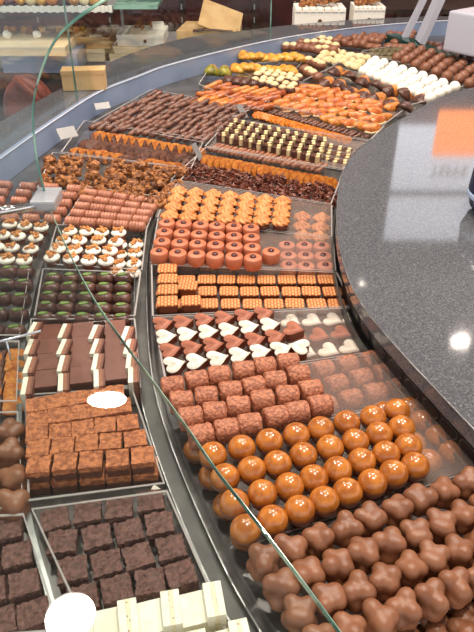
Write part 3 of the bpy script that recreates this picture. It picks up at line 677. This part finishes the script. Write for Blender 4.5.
# slots
k = 0
for i in range(74, len(g)-8, 4):
    p, q = gi[i], gi[i+3]; c = (p+q)/2; d = (q-p).normalized(); nrm = (g[i]-gi[i]).normalized()
    bm = bmesh.new(); prism(bm, rsq(.03, .014, .0065), 0, .001)
    ring = finish(bm, 'vent_slot', M['steel'], ct)
    z = Vector((0,0,1)); rotm = Matrix((d, z, d.cross(z))).transposed()
    if (rotm @ Vector((0,0,1))).dot(nrm) < 0: rotm = Matrix((-d, z, (-d).cross(z))).transposed()
    ring.matrix_basis = Matrix.Translation(Vector((c.x, c.y, .040))+nrm*.0002) @ rotm.to_4x4()
    bm = bmesh.new(); prism(bm, rsq(.027, .011, .005), .001, .0016); finish(bm, 'slot_opening', M['blackm'], ring)
# steel lip of the trays against the counter
rg = offset(g, .0)
inn = [p+(p-q)*.15 for p, q in zip(g, gi)]; inn2 = [p+(p-q)*.55 for p, q in zip(g, gi)]
bm = bmesh.new(); slabstrip(bm, inn[40:], inn2[40:], 0, .028); o = finish(bm, 'counter_side_rail', M['railm']); tag(o, 'thin dark steel rail along the round granite counter', 'rail')
# middle rail between the two rings
MR = [(262,660),(222,590),(186,510),(163,450),(150,405),(143,360),(141,310),(142,265),(150,222),(165,190),(186,162),(212,136),(246,108),(280,86)]
mr = line(MR, .01)
bm = bmesh.new(); L_ = offset(mr, .010); R_ = offset(mr, -.010)
mid = None
slabstrip(bm, L_, R_, 0, .010); mid = finish(bm, 'divider_rail', M['railm']); tag(mid, 'curved grey metal rail between the two rings of trays', 'rail')
for nm, a, b in (('left_lip', offset(mr,.0085), offset(mr,.010)), ('right_lip', offset(mr,-.010), offset(mr,-.0085))):
    bm = bmesh.new(); slabstrip(bm, a, b, .010, .018); finish(bm, nm, M['steel'], mid)
# clear end wall of the right ring
bm = bmesh.new(); a = offset(mr[:70], -.014); b = offset(mr[:70], -.0155)
a = offset(mr, -.0145); b = offset(mr, -.016); slabstrip(bm, a[:100], b[:100], 0, .034); o = finish(bm, 'acrylic_guard', M['acrylic']); tag(o, 'curved clear acrylic guard at the left ends of the right-hand trays', 'guard')
# left divider rail
lr = line([(66,660),(48,590),(35,545),(26,500),(20,440),(20,395),(24,340),(34,290),(42,262)], .012)
bm = bmesh.new(); slabstrip(bm, offset(lr,.003), offset(lr,-.003), 0, .014); o = finish(bm, 'narrow_rail', M['steel']); tag(o, 'narrow steel rail between the left trays and the far left trays', 'rail')
# rim with a bluish reflection in its colour, outer granite ledge
bm = bmesh.new(); ob2 = offset(ob, .012)
if (ob2[40]-Vector((1,0,0))).length < (ob[40]-Vector((1,0,0))).length: ob2 = offset(ob, -.012)
slabstrip(bm, ob, ob2, 0, .055); rim = finish(bm, 'outer_rim', M['blue']); tag(rim, 'curved metal rim coloured with a bluish reflection around the outer side of the display', 'rim')
bm = bmesh.new(); tube(bm, [(p.x, p.y, .0555) for p in ob], .0022, 8); finish(bm, 'bright_edge', M['lip'], rim, True)
BK = [(-160,230),(-80,170),(0,122),(45,97),(85,76),(110,62),(150,47),(200,35),(240,31),(290,25),(350,20),(430,16)]
bk = line(BK, .055); n_ = min(len(bk), len(ob2))
bm = bmesh.new(); slabstrip(bm, ob2[:n_], bk[:n_], .02, .055); o = finish(bm, 'granite_ledge', M['granite']); tag(o, 'grey granite ledge beyond the outer metal rim', 'ledge')
# upright glass on the ledge
gl = offset(ob, .02 if ob2[5] is not None else .02)
gl = [p+(q-p)*1.8 for p, q in zip(ob, ob2)]; gl2 = [p+(q-p)*2.25 for p, q in zip(ob, ob2)]
ij = min(range(len(gl)), key=lambda i: abs((gl[i]-at(87,99,.055)).length))
for a, b, lb in ((12, ij, 'upright glass panel on the ledge, left of the thin green joint'), (ij, 62, 'upright glass panel on the ledge, right of the thin green joint')):
    bm = bmesh.new(); sh = 0.0008
    slabstrip(bm, gl[a:b+1], gl2[a:b+1], .0555, .32)
    o = finish(bm, 'glass_screen', [M['glass'], M['glassedge']]); tag(o, lb, 'glass', 'upright glass panels on the granite ledge')
    for f in o.data.polygons:
        if f.index >= len(o.data.polygons)-2: f.material_index = 1
# ------------------------------------------------------------------ glass over the left trays
ZG = .16
E_ = [(46,200),(60,232),(80,274),(100,308),(130,350),(160,390),(190,431),(217,470),(247,508),(300,577),(345,638),(400,712)]
ed = line(E_, ZG)
bm = bmesh.new(); lf = [Vector((-.75+.0*p.x, p.y-(.03), p.z)) for p in ed]
fs = slabstrip(bm, ed, lf, ZG-.005, ZG, 0)
e2 = [p+Vector((.0006,0,0)) for p in ed]; slabstrip(bm, e2, ed, ZG-.0052, ZG+.0002, 1)
o = finish(bm, 'glass_shelf', [M['glass'], M['glassedge']]); tag(o, 'flat glass sheet over the left trays with long green curved edge', 'glass')
# bent glass rising from the clip
K = [(46,197,ZG+.002),(37,160,.215),(33,112,.275),(40,75,.325),(58,37,.37),(96,6,.405),(135,-14,.425)]
kp = smoothline([at(x, y, z) for x, y, z in K], 8)
bm = bmesh.new(); lo_ = [p+Vector((-.75,-.05,0)) for p in kp]; th = Vector((0,.004,.003))
ribbon(bm, kp, lo_); ribbon(bm, [p+th for p in kp], [p+th for p in lo_]); ribbon(bm, kp, [p+th for p in kp], 1)
tube(bm, kp, .0016, 6, True, 1)
o = finish(bm, 'bent_glass', [M['glassup'], M['glassedge']], smooth=True); tag(o, 'bent glass pane rising from the metal clip at the upper left', 'glass')
# clip and rail
c = at(46,205,ZG)
bm = bmesh.new(); box(bm, (c.x-.001, c.y+.012, ZG+.009), (.034, .05, .004), Matrix.Rotation(0,3,'X'), .001); box(bm, (c.x-.001, c.y-.012, ZG+.003), (.034, .003, .013), None, .001); box(bm, (c.x+.015, c.y+.01, ZG+.003), (.003, .046, .013), None, .001)
o = finish(bm, 'metal_clip', M['clip']); tag(o, 'shiny square metal clip holding the glass corner', 'clip')
a0 = at(36,209,ZG); a1 = at(-60,224,ZG)
bm = bmesh.new(); tube(bm, [a0+Vector((0,0,.004)), a1+Vector((0,0,.004))], .005, 10); tube(bm, [a0+Vector((0,.016,.002)), a1+Vector((0,.016,.002))], .003, 8)
o = finish(bm, 'glass_rail', M['chrome'], smooth=True); tag(o, 'chrome rail running left from the metal clip', 'rail')
a0 = at(41,331,.05); a1 = at(-30,349,.05)  # rod added to stand for a bright glass-edge reflection
bm = bmesh.new(); tube(bm, [a0, a1], .0017, 8); tube(bm, [(a1+ (a0-a1)*.5), (a1+(a0-a1)*.5)*1+Vector((0,0,-.05))], .0012, 6); o = finish(bm, 'reflection_rod', M['lip'], smooth=True); tag(o, 'thin bright rod added for a glass-edge reflection across the far left trays', 'rod')

# tags
def card(px, py, z, w, h, rz, lean, label, m='tag'):
    p = at(px, py, z); t = empty('price_tag', (p.x, p.y, z-h*.4), R(rz)); tag(t, label, 'tag', 'blank tags at the tray ends')
    bm = bmesh.new(); box(bm, (0,0,h/2), (w, .001, h), Matrix.Rotation(0,3,'X')); bmesh.ops.rotate(bm, cent=(0,0,0), matrix=Matrix.Rotation(R(-lean),3,'X'), verts=bm.verts); finish(bm, 'card', M[m], t)
    bm = bmesh.new(); box(bm, (0,.006,.001), (w, .014, .002)); finish(bm, 'foot', M['acrylic'], t)
card(69,133,.035,.045,.03,35,50,'frosted tag at the left end of the dipped orange slices')
card(103,106,.035,.04,.02,25,50,'frosted tag at the left end of the brown chocolate sticks')
card(201,153,.03,.018,.04,60,30,'frosted tag between dipped slices and orange discs')
card(246,112,.03,.02,.04,50,40,'frosted tag beside the wavy orange slices')
card(133,330,.012,.012,.02,80,60,'small frosted tag beside the layered slabs')
card(162,494,.012,.015,.015,70,60,'small white tag at the rail beside the dark squares','cardw')
card(233,443,.012,.016,.012,20,60,'small white tag between caramel balls and truffle logs','cardw')
card(28,534,.012,.010,.03,70,70,'small white strip on the narrow left rail','cardw')

# ------------------------------------------------------------------ objects on the granite counter
p = at(499,212,.076)
t = empty('navy_pot', (p.x, p.y, .0765)); tag(t, 'dark navy rounded pot at the right frame edge on the granite', 'pot')
bm = bmesh.new(); lathe(bm, [(0,0),(.035,0),(.05,.01),(.057,.035),(.055,.07),(.045,.095),(.03,.1),(0,.1)], 28); finish(bm, 'body', M['navy'], t, True)
bm = bmesh.new(); lathe(bm, [(.0555,.026),(.0572,.028),(.0578,.035),(.0568,.037)], 28); 
finish(bm, 'pale_band', M['ltblue'], t, True)
# scale / terminal, top right
p = at(457,55,.062)
t = empty('counter_terminal', (p.x+.065, p.y+.06, .0625), R(38)); tag(t, 'off-white boxy device standing at the upper right corner', 'device')

bm = bmesh.new(); box(bm, (0,0,.06), (.15,.12,.12), None, .006); finish(bm, 'body', M['offw'], t)
bm = bmesh.new(); box(bm, (.05,-.061,.07), (.03,.002,.02)); finish(bm, 'label_plate', M['cardw'], t)

# ------------------------------------------------------------------ room
def struct(name, c, s, m):
    bm = bmesh.new(); box(bm, c, s); o = finish(bm, name, m); o['kind'] = 'structure'; return o
struct('floor', (.5, 2, -1.0), (8, 7, .1), M['floor'])
struct('wall_back', (.5, 4.25, .5), (8, .1, 3.0), M['wall'])
struct('ceiling', (.5, 2, 2.05), (8, 7, .1), M['ceil'])
# back counter with shelf (carries the boxes)
t = empty('back_counter', (0, 3.2, -.95)); tag(t, 'grey-topped back counter carrying the chocolate boxes', 'counter')
bm = bmesh.new(); box(bm, (0,0,.815), (3.6,.62,.03), None, .003); finish(bm, 'worktop', M['shelfg'], t)
bm = bmesh.new(); box(bm, (0,.04,.4), (3.5,.5,.8)); finish(bm, 'cabinet_body', M['blackm'], t)
ZB = -.12
# maroon panels and uprights behind the counter
t = empty('wall_shelving', (0, 4.1, -.95)); tag(t, 'dark maroon wall shelving behind the back counter', 'shelving')
bm = bmesh.new(); box(bm, (0,.06,.9), (6,.03,1.8)); finish(bm, 'back_panel', M['maroon'], t)
for k in range(9):
    bm = bmesh.new(); x = -2.0+.42*k; box(bm, (x,0.02,.9), (.03,.04,1.7))
    u = finish(bm, 'upright', M['darkw'], t)
    bm = bmesh.new()
    for q in range(10): box(bm, (x,-.003,.5+.07*q), (.008,.004,.03))
    finish(bm, 'slot_strip', M['shelfg'], u)
for zz in (.35,.72):
    bm = bmesh.new(); box(bm, (0,-.08,zz), (5,.24,.02)); finish(bm, 'shelf_board', M['darkw'], t)
# reflected panels high on the back wall
t = empty('lit_wall_panel', (2.0, 4.15, 1.2)); tag(t, 'pale lit wall panel mirrored in the granite counter', 'panel')
bm = bmesh.new(); box(bm, (0,0,-.02), (1.9,.03,.44)); finish(bm, 'panel_face', M['panel'], t)
bm = bmesh.new(); box(bm, (0,0,.42), (1.9,.03,.32)); finish(bm, 'upper_panel_face', M['panel'], t)
bm = bmesh.new(); box(bm, (-1.02,-.01,.15), (.1,.05,1.2)); box(bm, (0,-.01,.22), (2.1,.04,.03)); box(bm, (0,-.01,.62), (2.1,.04,.06)); finish(bm, 'dark_frame', M['darkw'], t)
fc = bpy.data.curves.new('lettering', 'FONT'); fc.body = 'TEPPE'; fc.size = .10; fc.extrude = .002; fc.align_x = 'CENTER'; fc.materials.append(M['cardt'])
fo = bpy.data.objects.new('lettering', fc); COL.objects.link(fo); fo.parent = t; fo.rotation_euler = (math.pi/2,0,0); fo.location = (-.58,-.02,.03)
bm = bmesh.new(); box(bm, (1.42,4.08,.99), (.30,.05,.29), None, .01); o = finish(bm, 'orange_sign', M['osign']); tag(o, 'square orange lit sign mirrored in the granite counter', 'sign')

# boxes
def carton(px, py, Y, w, h, d, rz, label, m='card', group='chocolate boxes on the back counter', lab=None, lid=True, z=None):
    p = atY(px, py, Y); z0 = p.z if z is None else z
    t = empty('gift_box', (p.x, Y, z0), R(rz)); tag(t, label, 'box', group)
    bm = bmesh.new(); box(bm, (0,0,h*.4), (w,d,h*.8), None, .002); finish(bm, 'box_base', M[m], t)
    if lid: bm = bmesh.new(); box(bm, (0,0,h*.82), (w*1.02,d*1.02,h*.36), None, .002); finish(bm, 'lid', M['card' if m != 'cardw' else 'cardw'], t)
    if lab: bm = bmesh.new(); box(bm, (lab[0]*w,-d*.512-.001,h*.45), (w*lab[1],.002,h*lab[2])); finish(bm, 'label', M[lab[3]], t)
    return t
YB = 2.98
carton(84,52,YB,.215,.052,.2,0,'cream carton with white front label under the open box', lab=(-.12,.45,.5,'cardw'), z=ZB-.0)
carton(137,56,YB,.205,.03,.2,0,'lowest flat box of the right-hand white stack', 'card', lab=(.1,.06,.3,'cardd'), z=ZB)
carton(141,50,YB,.20,.03,.2,0,'middle flat box of the right-hand white stack', 'card', lab=(.1,.06,.3,'cardd'), z=ZB+.031)
carton(144,45,YB,.195,.045,.2,0,'top white box of the right-hand stack with brown trimmings', 'cardw', lab=(.1,.06,.25,'cardd'), z=ZB+.062)
# open box of chocolates on the cream carton
p = atY(88,40,YB); t = empty('open_box', (p.x, YB, ZB+.053)); tag(t, 'open tan box of small chocolates on the cream carton', 'box')
bm = bmesh.new()
box(bm, (0,0,.003), (.22,.2,.006)); 
for sx in (-1,1): box(bm, (sx*.109,0,.022), (.004,.2,.044))
for sy in (-1,1): box(bm, (0,sy*.099,.022), (.22,.004,.044))
finish(bm, 'box_base', M['cardt'], t)
sm = []
for s_ in range(2):
    bm = bmesh.new(); box(bm, (0,0,.008), (.022,.022,.016), None, .004); sm.append(P(finish(bm, 'boxed_praline', M['bonbon'] if s_ else M['milk2'])))
for i in range(5):
    for j in range(6):
        o = clone(sm[(i*3+j) % 2]); o.location = (p.x-.085+.034*j, YB-.075+.036*i, ZB+.08+random.uniform(0,.004)); o.rotation_euler = (0,0,random.uniform(-.3,.3)); tag(o, 'small brown praline inside the open tan box', 'chocolate', 'pralines in the open tan box')
bm = bmesh.new(); box(bm, (.05,-.07,.045), (.05,.03,.003)); finish(bm, 'card_slip', M['cardw'], t)
# trimmings on the top box
for k in range(7):
    a = k*.9; bm = bmesh.new(); tube(bm, [(.03*math.cos(a)*u, .03*math.sin(a)*u, .008+.02*math.sin(u*3.1)) for u in (.1,.4,.7,1)], [.003,.007,.008,.003], 8)
    o = finish(bm, 'dried_pod', M['rocky'], smooth=True); q = atY(135+k*2,26,YB); o.location = (q.x, YB+random.uniform(-.04,.04), ZB+.107); tag(o, 'small rust-brown trimming on top of the white box', 'decoration', 'rust-brown trimmings on the white box')
# small wrapped pieces right of it
carton(158,26,YB+.05,.05,.02,.06,10,'small cream packet on the top white box', 'cardw', z=ZB+.107)
# tan open box at centre
p = atY(210,42,2.85); t = empty('tan_display_box', (p.x, 2.88, ZB)); tag(t, 'tan box with slanted raised lid at the top centre', 'box'); t.rotation_euler = (0,0,R(-8))
bm = bmesh.new(); box(bm, (0,0,.07), (.24,.2,.14), None, .003); finish(bm, 'box_base', M['cardt'], t)
bm = bmesh.new(); box(bm, (.02,0,0), (.17,.005,.15))
bmesh.ops.rotate(bm, cent=(0,0,0), matrix=Matrix.Rotation(R(20),3,'Y') @ Matrix.Rotation(R(10),3,'Z') @ Matrix.Rotation(R(-62),3,'X'), verts=bm.verts); bmesh.ops.translate(bm, vec=(.03,-.02,.178), verts=bm.verts); finish(bm, 'raised_lid', M['cardt'], t)
bm = bmesh.new(); tube(bm, [(-.05,-.105,.142),(.03,-.108,.146),(.11,-.105,.142)], .005, 6); finish(bm, 'ribbon', M['maroon'], t)
# white cartons with dark clover mark
def white_box(px, py, Y, w, label, rz=0):
    p = atY(px, py, Y); t = empty('white_bag_box', (p.x, Y, ZB), R(rz)); tag(t, label, 'box', 'white cartons topped with brown chocolates')
    h = .195; bm = bmesh.new(); box(bm, (0,0,h/2), (w,.12,h), None, .004)
    for k in range(7): box(bm, (-w/2+w*(k+.5)/7,0,h+.004), (w/8,.13,.016), None, .003)
    finish(bm, 'carton', M['cardw'], t)
    bm = bmesh.new()
    for a in (90, 210, 330):
        r0 = bmesh.ops.create_cone(bm, cap_ends=True, segments=12, radius1=.009, radius2=.009, depth=.002); bmesh.ops.rotate(bm, cent=(0,0,0), matrix=Matrix.Rotation(R(90),3,'X'), verts=r0['verts']); bmesh.ops.translate(bm, vec=(.008*math.cos(R(a)),0,.008*math.sin(R(a))), verts=r0['verts'])
    box(bm, (0,0,-.014), (.004,.002,.012)); bmesh.ops.translate(bm, vec=(.0,-.0615,h*.76), verts=bm.verts)
    finish(bm, 'clover_mark', M['cardd'], t)
    for k in range(14):
        o = clone(flakes[k % 5]); o.location = (p.x-w*.34+w*.68*((k*5) % 14)/13, Y-.03+.06*((k*3) % 5)/4, ZB+h+.012+.008*(k % 3)); o.rotation_euler = (0,0,k); tag(o, 'brown chocolate piece heaped on '+label.split(' with')[0].replace('large ', ''), 'chocolate', 'brown pieces on the white cartons')
white_box(318,24,2.95,.21,'larger white carton with dark clover mark at the top centre')
white_box(366,22,2.98,.13,'narrower white carton with dark mark right of the larger one')
# upper shelf at the top left
p0 = atY(-40,9,2.75); p1 = atY(112,5,2.75)
t = empty('upper_shelf', ((p0.x+p1.x)/2, 2.9, p0.z)); tag(t, 'bright white-edged shelf across the top left corner', 'shelf')
W_ = p1.x-p0.x
bm = bmesh.new(); box(bm, (0,0,0), (W_,.3,.012)); finish(bm, 'board', M['shelfg'], t)
bm = bmesh.new()
for k in range(40): box(bm, (-W_/2+W_*(k+.5)/40,-.152,.0), (W_/41,.006,.02+.006*(k % 2)), None, .002)
finish(bm, 'scalloped_edge', M['cardw'], t)
for sx in (-1,1):
    bm = bmesh.new(); box(bm, (sx*(W_/2-.01),.13,-.065), (.012,.012,.13)); finish(bm, 'post', M['steel'], t)
p2 = atY(130,4,2.75)
bm = bmesh.new(); box(bm, (p1.x+.09,2.9,p0.z+.006), (.17,.3,.014)); o = finish(bm, 'glass_board', M['glassedge']); tag(o, 'pale green glass board beside the white-edged shelf', 'shelf')
for k in range(26):
    c = [M['gold'], M['orange'], M['cream'], M['purple'], M['yellow']][k % 5]
    bm = bmesh.new(); bmesh.ops.create_icosphere(bm, subdivisions=2, radius=.02); bmesh.ops.scale(bm, vec=(1.1,1,.8), verts=bm.verts)
    for v in bm.verts: v.co += v.co.normalized()*.004*noise.noise(v.co*80+Vector((k,0,0)))
    o = finish(bm, 'wrapped_sweet', c, smooth=True); o.location = (p0.x+.02+W_*.92*k/26, 2.78+.03*(k % 2), p0.z+.022); tag(o, 'small wrapped sweet in gold and brown on the top left shelf', 'sweet', 'wrapped sweets on the top left shelf')
# low white platform with foil pieces
p = atY(22,46,2.7)
t = empty('white_platform', (p.x, 2.8, -.95)); tag(t, 'white display platform in the upper left with foil pieces on it', 'platform')
zt_ = p.z
bm = bmesh.new(); box(bm, (0,0,zt_+.95-.01), (.36,.3,.035), None, .003); finish(bm, 'platform_top', M['card'], t)
bm = bmesh.new(); box(bm, (.06,.02,.95+(zt_-.028+ZB+.001)/2), (.3,.25,zt_-.029-ZB)); finish(bm, 'support', M['blue'], t)
for k in range(16):
    bm = bmesh.new(); bmesh.ops.create_icosphere(bm, subdivisions=2, radius=.016)
    for v in bm.verts: v.co += v.co.normalized()*.006*noise.noise(v.co*120+Vector((k,0,0)))
    white = k in (4, 9); o = finish(bm, 'foil_sweet', M['cardw'] if white else [M['gold'], M['dark'], M['yellow']][k % 3])
    o.location = (p.x-.16+.024*k-(.02 if white else 0), 2.9-(.1 if white else 0), zt_+.022); tag(o, ('pale foil sweet standing out at the front of the white platform' if white else 'gold and brown foil sweet at the back of the white platform'), 'sweet', 'foil sweets on the white platform')
# rust red rounded object with strap
p = atY(4,95,2.2)
t = empty('rust_red_bag', (p.x, 2.45, -.30)); tag(t, 'rust-red rounded bag with slanting strap in the dark behind the left glass', 'bag')
bm = bmesh.new(); lathe(bm, [(0,-.04),(.1,-.04),(.12,-.02),(.12,.02),(.1,.04),(0,.04)], 28); bmesh.ops.rotate(bm, cent=(0,0,0), matrix=Matrix.Rotation(R(90),3,'X'), verts=bm.verts); bmesh.ops.scale(bm, vec=(.8,1,1.1), verts=bm.verts); bmesh.ops.translate(bm, vec=(0,0,.1), verts=bm.verts)
finish(bm, 'bag_body', M['rust'], t, True)
bm = bmesh.new(); tube(bm, [(-.02,-.05,.24),(.04,-.06,.18),(.09,-.06,.1),(.12,-.05,.0)], .014, 8); finish(bm, 'strap', M['rust'], t, True)
# upper right: dark glass edge, slanted posts
a = at(386,34,.035); b = at(500,76,.035)
bm = bmesh.new(); d = (b-a).normalized(); nn = Vector((-d.y, d.x, 0))*.05
if nn.y < 0: nn = -nn
prism(bm, [(a.x,a.y),(b.x,b.y),(b.x+nn.x,b.y+nn.y),(a.x+nn.x,a.y+nn.y)][::1], 0, .035); o = finish(bm, 'dark_green_kerb', mat('dark_green_glass', (30,62,54), .15)); tag(o, 'dark green glass kerb closing the tray area at the upper right', 'kerb')
def post(x0, y0, x1, y1, Y, wpx, label):
    q0 = atY(x0, y0, Y); q1 = atY(x1, y1, Y); w = wpx*Y/F/1.1
    bm = bmesh.new(); box(bm, (0,0,0), (w,.02,(q1-q0).length*1.0)); o = finish(bm, 'slanted_post', M['offw']); dv = (q1-q0).normalized()
    o.rotation_euler = dv.to_track_quat('Z','Y').to_euler(); o.location = (q0+q1)/2; tag(o, label, 'post'); return o
post(404,39,430,-14,2.6,7,'narrow slanted grey-white post at the upper right')
post(420,42,452,-30,2.5,22,'wide slanted off-white panel left of the boxy device')
bm = bmesh.new(); q = atY(400,14,3.1); box(bm, (q.x, 3.3, q.z), (.9,.3,.02)); box(bm, (q.x-.3, 3.3, (q.z+ZB)/2), (.02,.3,q.z-ZB-.002)); box(bm, (q.x+.3, 3.3, (q.z+ZB)/2), (.02,.3,q.z-ZB-.002)); o = finish(bm, 'dark_shelf_unit', M['darkw']); tag(o, 'dark shelf unit behind the display at the top right', 'shelving')
# box added on the ledge to stand for a pale reflection
p = at(86,99,.055)
t = empty('ledge_reflection_box', (p.x-.02, p.y+.10, .0555), R(6)); tag(t, 'beige box added for a pale reflection at the granite ledge behind the rim', 'box')
bm = bmesh.new(); box(bm, (0,0,.025), (.115,.05,.05), None, .002); finish(bm, 'box_base', M['cardt'], t)
bm = bmesh.new(); box(bm, (0,0,.047), (.117,.052,.012), None, .001); finish(bm, 'lid', M['cardt'], t)

# ------------------------------------------------------------------ lamps
def lamp(x, y, r, power, label, col=(1,.90,.79), ov=1):
    t = empty('ceiling_lamp', (x, y, 2.0)); tag(t, label, 'lamp', 'round ceiling lamps')
    bm = bmesh.new(); lathe(bm, [(r*1.15,0),(r*1.15,-.02),(r*1.0,-.022),(r*1.0,0)], 28); bmesh.ops.scale(bm, vec=(1,ov,1), verts=bm.verts); finish(bm, 'trim_ring', M['steel'], t)
    l = bpy.data.lights.new('lamp_light', 'AREA'); l.shape = 'ELLIPSE'; l.size = 2*r; l.size_y = 2*r*ov; l.energy = power; l.color = col
    lo = bpy.data.objects.new('lamp_light', l); COL.objects.link(lo); lo.parent = t; lo.location = (0,0,-.012)
lamp(-.66, 2.48, .1, 14, 'oval ceiling lamp mirrored above the toffee squares', ov=.6)
lamp(-.60, 1.32, .09, 14, 'round ceiling lamp mirrored above the dark squares')
lamp(1.37, 3.2, .05, 5, 'narrow oval ceiling lamp towards the back right', ov=.25)
lamp(.87, 3.86, .01, .7, 'smallest ceiling lamp near the back wall')
lamp(.25, .55, .05, 14, 'small ceiling lamp above the front of the display')
lamp(.9, 1.2, .05, 14, 'small ceiling lamp above the round counter')
lamp(.15, 1.7, .05, 14, 'small ceiling lamp above the middle of the display')
lamp(.7, 2.3, .05, 9, 'small ceiling lamp above the far trays')
w = bpy.data.worlds.new('world'); scn.world = w; w.use_nodes = True
w.node_tree.nodes['Background'].inputs[0].default_value = (1,.95,.92,1); w.node_tree.nodes['Background'].inputs[1].default_value = .9
for o in PROTOS: kill(o)
print('OBJECTS', len(bpy.data.objects))
